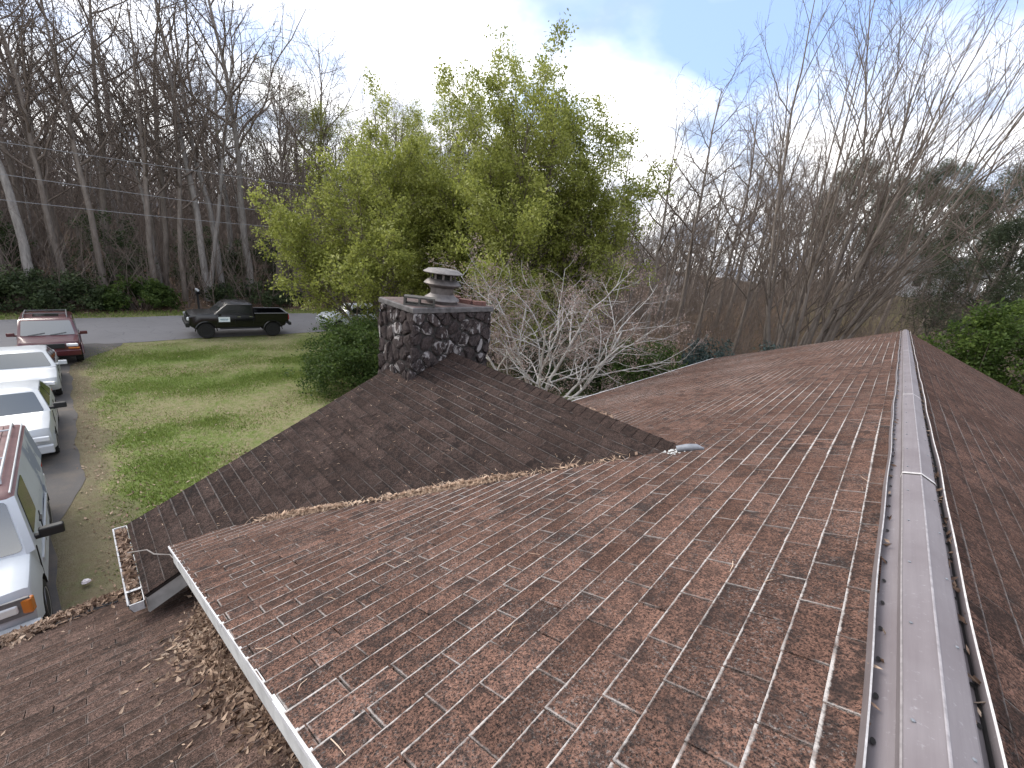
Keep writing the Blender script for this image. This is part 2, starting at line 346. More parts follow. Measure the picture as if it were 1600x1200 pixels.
M['paper'] = simple('crumpled_paper', (.7, .66, .68), .8, .2, 30)

# ------------------------------------------------------------------ terrain
def base_z(x):
    return np.interp(x, [-400, -140, -70, -40, -30, -8, 60, 400], [7, 3.2, -.6, -1.5, -1.5, 0, 0, 6])
def gz(x, y):
    x = np.asarray(x, float); y = np.asarray(y, float)
    h = np.interp(y, [-400, 24, 36, 50, 70, 110, 400], [0, 0, 1.6, 4.1, 6.4, 8.5, 14])
    return base_z(x) + h * smooth01((x + 26) / 16)
PATCH = [((270, 555), 5.2, 1.6), ((430, 585), 4.6, 1.3), ((255, 598), 4.2, 1.2), ((560, 560), 4, 2.2), ((232, 683), 1.9, .75), ((265, 735), 1.9, 1.6), ((190, 790), 1.5, 1.5),
         ((150, 905), .9, .9), ((330, 660), 1.2, .5), ((240, 800), 1.6, 1.6), ((470, 560), 3, 1.3), ((345, 600), 3.5, .8)]
PATCHW = []
for (u, v), a, b in PATCH:
    p = at_z(u, v, -.6); p = at_z(u, v, float(gz(p[0], p[1]))); PATCHW.append((p[0], p[1], b, a * .55))
def green(x, y):
    g = .40 + .10*np.sin(x*.9+np.sin(y*.7)*1.5) + .08*np.sin(y*1.7+x*.6)
    for px, py, a, b in PATCHW: g = np.maximum(g, .32 + .62 * np.exp(-(((x - px) / a) ** 2 + ((y - py) / b) ** 2) * 1.0 * (1 + .45*np.sin(x*3.1+y*2.3)*np.sin(y*2.7-x))))
    e = smooth01((y + .3) / .8) ; g = g * (.45 + .55 * e)
    return g
def soil(x, y): return np.clip(1.05 - smooth01((y + .1 - .35*np.sin(x*1.9)*np.sin(x*.7)) / .45), 0, .62) * smooth01((y+1.6)/.6)
def wood(x, y):
    return np.maximum.reduce([smooth01((-37.6 - x) / 1.2), smooth01((y - 19) / 7) * 1.0 * (1 - .45 * smooth01((x + 9) / 4) * np.exp(-((y - 58) / 14) ** 2)), smooth01((x - 8) / 4) * .6])
def sheet(name, xs, ys, mat, dz=0., attrs=False, zf=gz):
    X, Y = np.meshgrid(xs, ys, indexing='ij'); Z = zf(X, Y) + dz
    if attrs: Z = Z + 0.02 * np.sin(X * 1.7 + np.sin(Y * 1.3)) * (X > -29.5) * (X < -8.2) * (Y > 1.5)
    V = np.stack([X, Y, Z], -1).reshape(-1, 3); n, m = len(xs), len(ys)
    I = (np.arange(n - 1)[:, None] * m + np.arange(m - 1)[None]).ravel(); F = np.stack([I, I + m, I + m + 1, I + 1], 1)
    o = soup(name, V, F, mat, smooth=True)
    if attrs:
        for nm, fn in (('green', green), ('wood', wood), ('soil', soil)):
            a = o.data.attributes.new(nm, 'FLOAT', 'POINT'); a.data.foreach_set('value', fn(X, Y).astype('f').ravel())
    o['kind'] = 'structure'; return o
xs = np.unique(np.concatenate([np.linspace(-400, -60, 18), np.linspace(-60, -30, 21), np.linspace(-30, -8, 89), np.linspace(-8, 40, 25), np.linspace(40, 400, 12)]))
ys = np.unique(np.concatenate([np.linspace(-400, -20, 12), np.linspace(-20, -2, 13), np.linspace(-2, 16, 73), np.linspace(16, 120, 45), np.linspace(120, 600, 14)]))
ground = sheet('ground', xs, ys, M['ground'], 0, True)
def road_edges():
    y = np.linspace(-200, 200, 161)
    return y
ry = np.linspace(-200, 200, 161)
rx = np.array([-37.2, -36.0, -34.0, -32.0, -30.4])
V = []; 
for j, yy in enumerate(ry):
    for i, x in enumerate(rx):
        xx = x + (yy - 5) * .02 * 0 + (.12 * math.sin(yy * .9) + .07 * math.sin(yy * 2.3) if i in (0, 4) else 0)
        if i == 4: xx += 3.2 * math.exp(-((yy + 2.2) / 2.0) ** 2) * 0
        V.append((xx, yy, float(base_z(xx)) + .018 + (.025 if 0 < i < 4 else 0)))
F = []
for j in range(len(ry) - 1):
    for i in range(4):
        F.append((j*5+i, j*5+i+1, (j+1)*5+i+1, (j+1)*5+i))
road = soup('road', V, F, M['asphalt'], smooth=True); road['kind'] = 'structure'
# driveway along the cars, flaring where it meets the road
dxs = np.linspace(-30.6, -6.5, 60); dy0 = -4.4; V = []; F = []
for i, x in enumerate(dxs):
    fl = smooth01((-24.5 - x) / 6.0)
    yr = -.42 - .42*smooth01((x+13.0)/2.5) + .04 * math.sin(x * 1.3) + .03 * math.sin(x * 3.7) + 2.1 * fl ** 1.5
    yl = dy0 - 1.8 * fl
    for k in range(5):
        yy = yl + (yr - yl) * k / 4
        V.append((x, yy, float(base_z(x)) + (.012 if k in (0, 4) else .03)))
for i in range(len(dxs) - 1):
    for k in range(4): F.append((i*5+k, (i+1)*5+k, (i+1)*5+k+1, i*5+k+1))
drive = soup('driveway', V, F, M['drive'], smooth=True); drive['kind'] = 'structure'

# grass blades and litter (stuff)
def blades(name, n, fn, hmin, hmax, mat, seed, area, wid=.012, label='', cat='grass'):
    g = np.random.default_rng(seed); x = g.uniform(area[0], area[1], n); y = g.uniform(area[2], area[3], n)
    p = fn(x, y); k = g.random(n) < p; x, y, p = x[k], y[k], p[k]; n = len(x)
    z = gz(x, y); h = g.uniform(hmin, hmax, n) * (.45 + .75 * np.clip(p, 0, 1)); a = g.uniform(0, 2 * np.pi, n); l = g.uniform(.2, .8, n) * h; b = g.uniform(0, 2*np.pi, n)
    w = wid * g.uniform(.7, 1.5, n)
    V = np.empty((n, 3, 3)); V[:, 0] = np.stack([x - w*np.cos(a), y - w*np.sin(a), z - .01], 1); V[:, 1] = np.stack([x + w*np.cos(a), y + w*np.sin(a), z - .01], 1)
    V[:, 2] = np.stack([x + l*np.cos(b), y + l*np.sin(b), z + h], 1)
    o = soup(name, V.reshape(-1, 3), np.arange(3*n).reshape(-1, 3), mat, rn=g.random(n)); tag(o, label, cat, kind='stuff'); return o
def gp(x, y):
    g = green(x, y); d = np.hypot(x + .4, y) 
    return np.clip((g - .12) * 1.25, 0.02, 1) * (1 - .8*soil(x, y)) * (y > -.15) * np.clip(26 / d, .5, 1) * (x > -29.8)
blades('lawn_grass', 330000, gp,   .03, .085, M['blade'], 3, (-29.8, -6.2, -.2, 15), label='patchy spring grass of the front lawn')
blades('dry_grass', 70000, lambda x, y: (.55 - .35*np.clip(green(x, y), 0, 1)) * (y > -.35) * (x > -29.8), .03, .07, M['needle'], 8, (-29.8, -6.2, -.4, 15), .010, 'dry straw coloured grass mixed through the front lawn')
blades('verge_grass', 16000, lambda x, y: .55 + 0 * x, .06, .22, M['blade'], 4, (-39.2, -37.3, -14, 24), .02, 'rough grass along the far edge of the road')
def flat_leaves(n, seed, sampler, size, curl=.5, lift=0., up=None, tilt=.45):
    """bent diamond leaves; sampler(g,n)->(n,3) points; returns V,F,rn"""
    g = np.random.default_rng(seed); P = sampler(g, n); n = len(P)
    a = g.uniform(0, 2*np.pi, n); nx = g.normal(0, tilt, n); ny = g.normal(0, tilt, n)
    N = np.stack([nx, ny, np.ones(n)], 1) if up is None else np.asarray(up)[None] + np.stack([nx, ny, 0*nx], 1)
    N /= np.linalg.norm(N, axis=1, keepdims=True)
    T = np.stack([np.cos(a), np.sin(a), 0*a], 1); T -= N * (T*N).sum(1, keepdims=True); T /= np.linalg.norm(T, axis=1, keepdims=True); B = np.cross(N, T)
    s = (size * g.uniform(.6, 1.35, n))[:, None]; wd = g.uniform(.25, .48, n)[:, None]; cu = (curl * g.uniform(-.2, 1, n))[:, None]
    V = np.stack([P - T*s + N*s*cu*.6, P + B*s*wd + N*s*cu*.5, P + T*s + N*s*cu*.6, P - B*s*wd + N*s*cu*.5, P - T*s*.3, P + T*s*.35], 1)
    V += N[:, None] * lift
    F = np.array([[0,5,1],[0,4,5],[4,3,5],[5,2,1],[5,3,2],[0,3,4]]); F = np.array([[0,4,1],[4,5,1],[5,2,1],[0,3,4],[4,3,5],[5,3,2]])
    FF = (np.arange(n)[:, None, None] * 6 + F[None]).reshape(-1, 3)
    return V.reshape(-1, 3), FF, np.repeat(g.random(n), 6)
def smp(g, n):
    x = g.uniform(-28, -6, n); y = g.uniform(-.5, 12, n); k = g.random(n) < (np.exp(-np.maximum(y, 0) / 1.6) * .8 * np.clip((x + 22) / 10, .1, 1) + .10)
    x, y = x[k], y[k]; return np.stack([x, y, gz(x, y) + .03], 1)
V, F, R = flat_leaves(9000, 5, smp, .042); tag(soup('fallen_leaves', V, F, M['dryleaf'], rn=R), 'pale fallen leaves scattered over the lawn edge', 'leaves', kind='stuff')
pp = at_z(133, 905, .08); m = MB(); g = random.Random(4)
m.lathe([(.0, -.03), (.035, -.025), (.05, 0), (.035, .03), (0, .035)], (0, 0, 0), 9); m.v = [(x*(1+g.uniform(-.3,.3)), y*(1.3+g.uniform(-.3,.3)), z*(1+g.uniform(-.3,.3))) for x,y,z in m.v]
o = m.build('crumpled_paper', M['paper']); o.location = (pp[0], pp[1], .03); tag(o, 'small crumpled white paper lying in the grass beside the nearest white vehicle', 'litter')
# ------------------------------------------------------------------ the house
TT = .45; TCOS = 1 / math.hypot(1, TT); TSIN = TT * TCOS; TR = .42
XA, YA, YE, XG, LEN, WID, YN = 1.441, 3.841, .074, 5.59, 19.383, 5.672, .30
ZR = RZ - XA * TT; DROP = .63; XLOW = 5.2
house = empty('house', (0, 8, 0)); HO = Vector((0, 8, 0))
tag(house, 'brown shingled house with main ridge, cross gable, low front roof and stone chimney', 'house')
def hpart(o): o.location = o.location - HO if o.parent is house else o.location; return o
def clip(poly, A, B, C):
    out = []
    for i in range(len(poly)):
        p, q = poly[i], poly[(i + 1) % len(poly)]; dp = A*p[0] + B*p[1] - C; dq = A*q[0] + B*q[1] - C
        if dp <= 0: out.append(p)
        if (dp < 0 < dq) or (dq < 0 < dp):
            k = dp / (dp - dq); out.append((p[0] + (q[0]-p[0])*k, p[1] + (q[1]-p[1])*k))
    return out
EXP, TAB, GAP, THK = .127, .305, .007, .0045
def wav(a, s): return .004 * math.sin(a * 1.9 + s * 1.1) + .003 * math.sin(a * .7 - s * 2.3)
TABS = []        # every whole tab: (projected area, roof key, data)
class Plane:
    def __init__(s, key, O, a, d):
        s.key = key; s.O = Vector(O); s.a = Vector(a); s.d = Vector(d); s.n = s.a.cross(s.d); s.n = s.n if s.n.z > 0 else -s.n; s.n.normalize()
    def at(s, a, q, h=0.): return s.O + s.a * a + s.d * q + s.n * h
def tab_faces(mb, pl, poly, a0, q0, q1, r, lift):
    """poly in (a,s) with butt at q1 (down) ; top face and rim"""
    def hh(p): return THK * 1.1 * (p[1] - q0) / (q1 - q0) + .002 + lift * (p[1] - q0) / (q1 - q0)
    top = [pl.at(p[0], p[1], hh(p) + THK) for p in poly]; bot = [pl.at(p[0], p[1], hh(p) - .006) for p in poly]
    uv = [((p[0] - a0) / TAB, (q1 - p[1]) / EXP) for p in poly]
    ccw = (top[1] - top[0]).cross(top[2] - top[1]).dot(pl.n) > 0
    if not ccw: top, bot, uv = top[::-1], bot[::-1], uv[::-1]
    mb.poly(top, 0, uv, r)
    k = len(top)
    for i in range(k):
        j = (i + 1) % k; mb.poly([bot[i], bot[j], top[j], top[i]], 0, [uv[i], uv[j], uv[j], uv[i]], r)
def shingle_plane(pl, a0, a1, s0, s1, regions, seed, GAP=GAP):
    """lay courses from s0 to s1 (distance down the slope); regions: function(course mid s) -> list of clip lists"""
    g = random.Random(seed); n = int(math.ceil((s1 - s0) / EXP)); parts = []
    for k in range(n):
        q1 = s0 + (k + 1) * EXP + g.uniform(-.003, .003); q0 = q1 - EXP - .022
        off = (k % 2) * TAB / 2 + g.uniform(-.012, .012) + (k // 2 % 3) * .012
        i0 = int((a0 - off) / TAB) - 1; i1 = int((a1 - off) / TAB) + 1
        for i in range(i0, i1 + 1):
            l = off + i * TAB + g.uniform(-.003, .003) + GAP * .5; r_ = off + (i + 1) * TAB - GAP * .5
            if (i % 3) == 0: l -= GAP * .25
            w1 = wav(l, q1); w2 = wav(r_, q1); sk = g.uniform(-.0015, .0015)
            quad = [(l, q0), (r_, q0), (r_, q1 + w2 + sk), (l, q1 + w1)]
            full = quad; rr = g.random() * .99 + .005; lift = max(0, g.gauss(.0, .0012)) + (.006 if g.random() < .015 else 0)
            for reg in regions(q1):
                p = quad
                for (A, B, C) in reg:
                    p = clip(p, A, B, C)
                    if len(p) < 3: break
                if len(p) < 3: continue
                area = abs(sum(p[x][0]*p[(x+1) % len(p)][1] - p[(x+1) % len(p)][0]*p[x][1] for x in range(len(p)))) / 2
                if area < 2e-4: continue
                whole = area > .985 * (r_ - l) * (q1 - q0 + (w1+w2)/2)
                parts.append((p, l, q0, q1, rr, lift, whole))
    return parts
PL = {}
PL['main'] = Plane('main', (0, 0, RZ), (0, 1, 0), (-TCOS, 0, -TSIN))
rc = 1 / math.hypot(1, TR)
PL['right'] = Plane('right', (0, 0, RZ), (0, -1, 0), (rc, 0, -TR * rc))
PL['gnear'] = Plane('gnear', (0, YA, ZR), (-1, 0, 0), (0, -TCOS, -TSIN))
PL['gfar'] = Plane('gfar', (0, YA, ZR), (1, 0, 0), (0, TCOS, -TSIN))
PL['low'] = Plane('low', (0, 0, RZ - DROP), (0, 1, 0), (-TCOS, 0, -TSIN))
c_ = TCOS
def reg_main(q):
    ends = [(-1, 0, -YN), (1, 0, LEN), (0, 1, WID / c_)]
    if q * c_ < XA: return [ends]
    # x' <= XA + |y-YA|
    near = [(-1, 0, -YN), (1, 0, YA), (1, c_, XA + YA), (0, 1, 4.55 / c_)]
    far = [(-1, 0, -YA), (1, 0, LEN), (-1, c_, XA - YA), (0, 1, WID / c_)]
    return [near, far]
def reg_gn(q):       # a = x' , y = YA - q*c_ ; keep x' >= XA + q*c_
    up = [(1, 0, XG), (-1, c_, -XA), (0, 1, (YA - .9) / c_)]
    dn = [(1, 0, XG), (-1, 0, -4.38), (0, -1, -(YA - .9) / c_), (0, 1, (YA - YE) / c_)]
    return [up, dn]
def reg_gf(q): return [[(-1, 0, XG), (1, c_, -XA), (0, 1, (YA - YE) / c_)]]
LAY = {
 'main': shingle_plane(PL['main'], YN, LEN, .075, WID / c_ + .05, reg_main, 11),
 'right': shingle_plane(PL['right'], -LEN, -YN, .075, 5.67 / rc, lambda q: [[(-1, 0, LEN), (1, 0, -YN), (0, 1, 5.67 / rc)]], 12),
 'gnear': shingle_plane(PL['gnear'], XA, XG, .03, (YA - YE) / c_ + .05, reg_gn, 13, .004),
 'gfar': shingle_plane(PL['gfar'], -XG, -XA, .03, (YA - YE) / c_ + .05, reg_gf, 14),
 'low': shingle_plane(PL['low'], -6.5, .62, .3, XLOW / c_ + .03, lambda q: [[(-1, 0, 6.5), (1, 0, .62), (0, 1, XLOW / c_)]], 15, .003)}
# the 300 tabs that show largest become parts of their own
cand = []
for key, parts in LAY.items():
    pl = PL[key]
    for i, (p, l, q0, q1, rr, lift, whole) in enumerate(parts):
        if not whole: continue
        pr = proj([pl.at(x, y) for x, y in ((l, q1 - EXP), (l + TAB, q1 - EXP), (l + TAB, q1), (l, q1))])
        if (pr[:, 2] < .2).any(): continue
        u, v = pr[:, 0], pr[:, 1]
        cx, cy = u.mean(), v.mean()
        if not (-20 < cx < 1620 and -20 < cy < 1215): continue
        if key in ('main', 'right') and abs(q1) < .24: continue
        ar = abs(sum(u[x]*v[(x+1) % 4] - u[(x+1) % 4]*v[x] for x in range(4))) / 2
        cand.append((ar, key, i))
cand.sort(reverse=True); PICK = set((k, i) for _, k, i in cand[:296])
def deck(name, polys, mat, parent=house):
    m = MB()
    for p in polys:
        P = [Vector(x) for x in p]; n = (P[1]-P[0]).cross(P[2]-P[1]).normalized(); n = n if n.z > 0 else -n
        T = [x + n * .0 for x in P]; B = [x - n * .03 for x in P]
        m.poly(T); m.poly(B[::-1])
        for i in range(len(P)): j = (i+1) % len(P); m.poly([T[j], T[i], B[i], B[j]])
    return hpart(m.build(name, mat, parent))
def RXY(pl, pts): return [pl.at(a, q, .0) for a, q in pts]
mp, gp_, gf = PL['main'], PL['gnear'], PL['gfar']
roofs = {}
roofs['main'] = deck('main_roof', [RXY(mp, [(YN, 0), (YA, 0), (YA, XA/c_), (.74, 4.55/c_), (YN, 4.55/c_)]),
                                   RXY(mp, [(YA, 0), (LEN, 0), (LEN, WID/c_), (YA + WID - XA, WID/c_), (YA, XA/c_)])], M['deck'])
roofs['right'] = deck('rear_roof_slope', [RXY(PL['right'], [(-LEN, 0), (-YN, 0), (-YN, 5.67/rc), (-LEN, 5.67/rc)])], M['deck'])
roofs['gnear'] = deck('gable_roof', [RXY(gp_, [(XA, 0), (XG, 0), (XG, (YA-YE)/c_), (4.38, (YA-YE)/c_), (4.38, (YA-.9)/c_)]),
                                     RXY(gf, [(-XA, 0), (-XG, 0), (-XG, (YA-YE)/c_), (-(XA + YA - YE), (YA-YE)/c_)])], M['deck'])
roofs['low'] = deck('low_roof', [RXY(PL['low'], [(-6.5, .3), (.62, .3), (.62, XLOW/c_), (-6.5, XLOW/c_)])], M['deck'])
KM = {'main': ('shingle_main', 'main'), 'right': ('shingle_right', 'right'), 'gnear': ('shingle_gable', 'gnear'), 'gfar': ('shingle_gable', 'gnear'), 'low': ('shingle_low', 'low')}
# shared tab meshes, in plane axes (x along the course, y down the slope, z up from the deck)
class Flat:
    O = Vector(); n = Vector((0, 0, 1))
    def at(s, a, q, h=0.): return Vector((a, q, h))
VAR = {}
for key in ('main', 'right', 'gnear', 'low'):
    VAR[key] = []
    for k in range(6):
        g = random.Random(90 + k); m = MB(); w = TAB - {'low': .003, 'gnear': .004}.get(key, GAP)
        quad = [(0, 0), (w, 0), (w, EXP + .022 + g.uniform(-.002, .003)), (w * .5, EXP + .022 + g.uniform(-.0012, .0015)), (0, EXP + .022 + g.uniform(-.002, .003))]
        tab_faces(m, Flat(), quad, 0, 0, EXP + .022, .11 + .15 * k, 0.)
        VAR[key].append(m.mesh('shingle', M[KM[key][0]]))
rest = {}
for key, parts in LAY.items():
    pl = PL[key]; mat, rk = KM[key]; mb = rest.setdefault(rk, MB()); mats = M[mat]; g = random.Random(5)
    Zax = pl.n; Xax = pl.a.normalized(); Yax = Zax.cross(Xax)      # Yax = +-d
    flip = Yax.dot(pl.d) < 0
    for i, (p, l, q0, q1, rr, lift, whole) in enumerate(parts):
        if (key, i) in PICK:
            o = link('shingle', VAR[key if key in VAR else rk][g.randrange(6)], roofs[rk])
            X_ = -Xax if flip else Xax; Y_ = pl.d
            o_ = pl.at(l + (TAB - GAP if flip else 0), q0, g.uniform(0, .0015))
            tilt = Matrix.Rotation(g.uniform(-.004, .004), 4, 'Z') @ Matrix.Rotation(g.uniform(-.004, .012) , 4, 'X')
            R = Matrix(((X_.x, Y_.x, Zax.x, o_.x), (X_.y, Y_.y, Zax.y, o_.y), (X_.z, Y_.z, Zax.z, o_.z), (0, 0, 0, 1)))
            o.matrix_basis = Matrix.Translation(-(HO + roofs[rk].location)) @ R @ tilt
        else:
            tab_faces(mb, pl, p, l, q0, q1, rr, lift)
for rk, mb in rest.items():
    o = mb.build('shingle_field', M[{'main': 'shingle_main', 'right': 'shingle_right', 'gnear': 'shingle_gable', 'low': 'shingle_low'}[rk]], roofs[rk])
    o.location = -(HO + roofs[rk].location); o['kind'] = 'stuff'

# ridge cap shingles on the cross gable
for k in range(int((XG - XA) / EXP) + 1):
    x0 = XA - .02 + k * EXP; m = MB(); w = .145; th = .007; g = random.Random(k)
    L_ = EXP + .025; dz = g.uniform(0, .004)
    prof = [(-w, -w*TT*1.02), (-.02, -.006), (0, 0), (.02, -.006), (w, -w*TT*1.02)]
    pts = []
    for e, h in ((0, .017 + dz*.6), (1, .010)):       # butt end (towards the chimney end laps under)
        xx = -(x0 + e * L_)
        for (yy, zz) in prof: pts.append((xx, YA + yy, ZR + zz + h))
        for (yy, zz) in prof: pts.append((xx, YA + yy, ZR + zz + h - th))
    F = []
    for i in range(4): F += [(i, i+1, 11+i, 10+i), (5+i, 15+i, 16+i, 6+i), (i, 5+i, 6+i, i+1), (10+i, 11+i, 16+i, 15+i)]
    F += [(0, 10, 15, 5), (4, 9, 19, 14)]
    m.mesh_faces([Vector(q) - HO for q in pts], F); m.rn = [.01 + .98 * g.random()] * len(m.f); m.uv = [[(.5, .6)] * len(f) for f in m.f]
    m.build('ridge_cap_shingle', M['shingle_gable'], house)
# flashing stub and sealant where the gable ridge dies into the main slope
m = MB()
p0 = PL['main'].at(3.80, 1.13/c_, .02); m.tube([mp.at(3.72, XA/c_ + .02, .03), mp.at(3.76, XA/c_-.06, .034), mp.at(3.79, XA/c_-.14, .03), mp.at(3.80, XA/c_-.2, .012)], [.035, .04, .036, .012], 8)
m.v = [tuple(Vector(v) - HO) for v in m.v]; m.build('ridge_end_flashing', M['flash'], house, 60)
g = random.Random(3); V = []; F = []
for k in range(60):
    a = 3.74 + g.gauss(0, .07); q = XA/c_ + .05 + g.gauss(0, .05); b = len(V); s_ = g.uniform(.004, .013)
    for j in range(5): V.append(mp.at(a + s_*1.6*math.cos(j*1.256), q + s_*math.sin(j*1.256), .014) - HO)
    V.append(mp.at(a, q, .014 + s_*.7) - HO); 
    for j in range(5): F.append((b+j, b+(j+1) % 5, b+5))
o = soup('ridge_end_sealant', V, F, M['sealant'], house, smooth=True)

# ridge vent: lips, flange and cap lengths with overlapping joints
vent = empty('ridge_vent', (0, 0, 0)); vent.parent = house; vent.location = -HO
def strip(mb, xs_zs, y0, y1, mi=0, nseg=1, wob=0., seed=0):
    g = random.Random(seed)
    for s in range(nseg):
        ya, yb = y0 + (y1-y0)*s/nseg, y0 + (y1-y0)*(s+1)/nseg
        f = lambda y: wob * (math.sin(y*2.1) + .6*math.sin(y*5.3+1))
        for (x0, z0), (x1, z1) in zip(xs_zs[:-1], xs_zs[1:]):
            mb.poly([(x0+f(ya), ya, z0), (x0+f(yb), yb, z0), (x1+f(yb), yb, z1), (x1+f(ya), ya, z1)][::-1], mi)
m = MB(); b = RZ + .004
strip(m, [(-.118, b-.118*TT+.006), (-.075, b-.075*TT+.010), (-.06, b-.012)], YN, LEN, 0, 60)
strip(m, [(.06, b-.012), (.075, b-.075*TR+.010), (.118, b-.118*TR+.006)], YN, LEN, 0, 60)
m.build('flange', M['vent'], vent)
for sgn, tr_ in ((-1, TT), (1, TR)):
    m = MB(); zb = b - .118*tr_; pr = [(sgn*.114, zb-.004), (sgn*.117, zb+.046), (sgn*.122, zb+.048), (sgn*.124, zb-.010)]
    strip(m, pr[:2], YN, LEN, 0, 160, .0035); strip(m, pr[1:3], YN, LEN, 1, 160, .0035); strip(m, pr[2:], YN, LEN, 0, 160, .0035); m.build('baffle_lip', [M['vent'], M['vent_lip']], vent)
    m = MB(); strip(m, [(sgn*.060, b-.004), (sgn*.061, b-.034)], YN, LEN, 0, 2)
    strip(m, [(sgn*.1085, zb+.0105), (sgn*.1115, zb+.022)], YN, LEN, 0, 160, .0035); m.build('slot_and_lip_shade', M['vent_dark'], vent)  # dark strip paints the shade at the foot of the lip
js = [YN - .02, 3.16, 5.93, 8.72, 11.22, 14.0, 16.8, LEN + .02]
for k in range(len(js) - 1):
    m = MB(); y0, y1 = js[k], js[k+1]; h = .0025 if k % 2 else 0.
    pr = [(-.064, b-.014+h), (-.065, b+.016+h), (-.060, b+.020+h), (.006, b+.044+h), (.010, b+.044+h), (.072, b+.016+h), (.078, b+.010+h), (.078, b-.012+h)]
    strip(m, pr, y0, y1, 0, 14, .0008, k)
    cap = m.build('vent_cap', M['vent'], vent)
    m = MB(); strip(m, [(.0045, b+.0452+h), (.0075, b+.0462+h), (.0115, b+.0448+h)], y0, y1, 0, 14, .0008); strip(m, [(-.0655, b+.0155+h), (-.0622, b+.0205+h)], y0, y1, 0, 14, .0008); m.build('cap_highlight', M['vent_highlight'], cap)  # painted highlight strips on the crest and left cap edge
    m = MB(); yy = y0 + .12
    while yy < y1 - .05:
        for xx, zz in ((-.045, .0285), (.058, .0245)): m.lathe([(.0048, -.002), (.0044, .0012), (.002, .0022)], (xx, yy, b+zz+h), 7)
        yy += .41
    m.build('nail_head', M['flash'], cap)['kind'] = 'stuff'
    if k:
        m = MB(); pr2 = [(x*1.012, z+.0035) for x, z in pr]; strip(m, pr2, y0-.018, y0+.010); m.build('cap_joint', M['vent_lip'], cap)
g = random.Random(8); m = MB()
y = .9
while y < LEN:
    for sg in (-1, 1):
        x = sg * (.098 if sg < 0 else .104); z = b - abs(x)*TT + .0135
        m.mesh_faces([(x+.006*math.cos(a), y+.011*math.sin(a)+sg*.06, z) for a in [i*math.pi/4 for i in range(8)]], [tuple(range(8))])
    y += .155
m.build('weep_hole', M['vent_dark'], vent)['kind'] = 'stuff'

# white drip edges, fascia, gutters, walls
m = MB(); g = random.Random(2)
x = .16
while x < 4.56:
    x2 = min(4.57, x + g.uniform(.5, .9)); jog = g.uniform(-.004, .006)
    z0, z1 = RZ - x*TT, RZ - x2*TT
    for (y0, y1, zt, zb) in ((YN-.007+jog*.7, YN+.008, .009, -.016),):
        m.mesh_faces([(-x, y0, z0+zb), (-x2, y0, z1+zb), (-x2, y0, z1+zt), (-x, y0, z0+zt), (-x, y1, z0+zt), (-x2, y1, z1+zt), (-x, y1, z0+zb), (-x2, y1, z1+zb)],
                     [(0,1,2,3), (3,2,5,4), (6,7,1,0), (1,7,5,2), (0,3,4,6)])
    x = x2
m.v = [tuple(Vector(v) - HO) for v in m.v]; m.build('rake_trim', M['white_trim'], house)
m = MB(); m.mesh_faces([(-.16, YN+.009, RZ-.16*TT-.17), (-4.5, YN+.009, RZ-4.5*TT-.17), (-4.5, YN+.009, RZ-4.5*TT-.034), (-.16, YN+.009, RZ-.16*TT-.034), (-.16, YN+.03, RZ-.16*TT-.17), (-4.5, YN+.03, RZ-4.5*TT-.17), (-4.5, YN+.03, RZ-4.5*TT-.034), (-.16, YN+.03, RZ-.16*TT-.034)], [(0,1,2,3),(4,7,6,5),(0,4,5,1),(1,5,6,2),(2,6,7,3),(3,7,4,0)]); m.v = [tuple(Vector(v)-HO) for v in m.v]; m.build('rake_fascia', M['grey_board'], house)
m = MB(); m.bbox(-WID-.03, -WID+.012, YA + WID - XA - .4, LEN+.02, RZ-WID*TT-.10, RZ-WID*TT+.008); m.v = [tuple(Vector(v)-HO) for v in m.v]; m.build('eave_trim', M['white_trim'], house)
m = MB()
for sg, w_, tt in ((-1, WID, TT), (1, 5.67, TR)):
    m.mesh_faces([(sg*.13, LEN-.005, RZ-.13*tt-.12), (sg*w_, LEN-.005, RZ-w_*tt-.12), (sg*w_, LEN-.005, RZ-w_*tt+.004), (sg*.13, LEN-.005, RZ-.13*tt+.004),
                  (sg*.13, LEN+.025, RZ-.13*tt-.12), (sg*w_, LEN+.025, RZ-w_*tt-.12), (sg*w_, LEN+.025, RZ-w_*tt+.004), (sg*.13, LEN+.025, RZ-.13*tt+.004)],
                 [(0,1,2,3),(4,7,6,5),(0,4,5,1),(1,5,6,2),(2,6,7,3),(3,7,4,0)])
m.v = [tuple(Vector(v)-HO) for v in m.v]; m.build('far_rake_trim', M['white_trim'], house)
ZE = ZR - (YA - YE) * TT
m = MB()                       # board that closes the right end of the gable eave
def gzl(y): return ZR - (YA - y) * TT
m.mesh_faces([(-4.385, YE+.01, ZE-.20), (-4.385, .88, gzl(.88)-.20), (-4.385, .88, gzl(.88)-.034), (-4.385, YE+.01, ZE-.034), (-4.415, YE+.01, ZE-.20), (-4.415, .88, gzl(.88)-.20), (-4.415, .88, gzl(.88)-.034), (-4.415, YE+.01, ZE-.034)],
             [(0,1,2,3),(4,7,6,5),(0,4,5,1),(1,5,6,2),(2,6,7,3),(3,7,4,0)])
m.v = [tuple(Vector(v)-HO) for v in m.v]; m.build('eave_end_board', M['grey_board'], house)
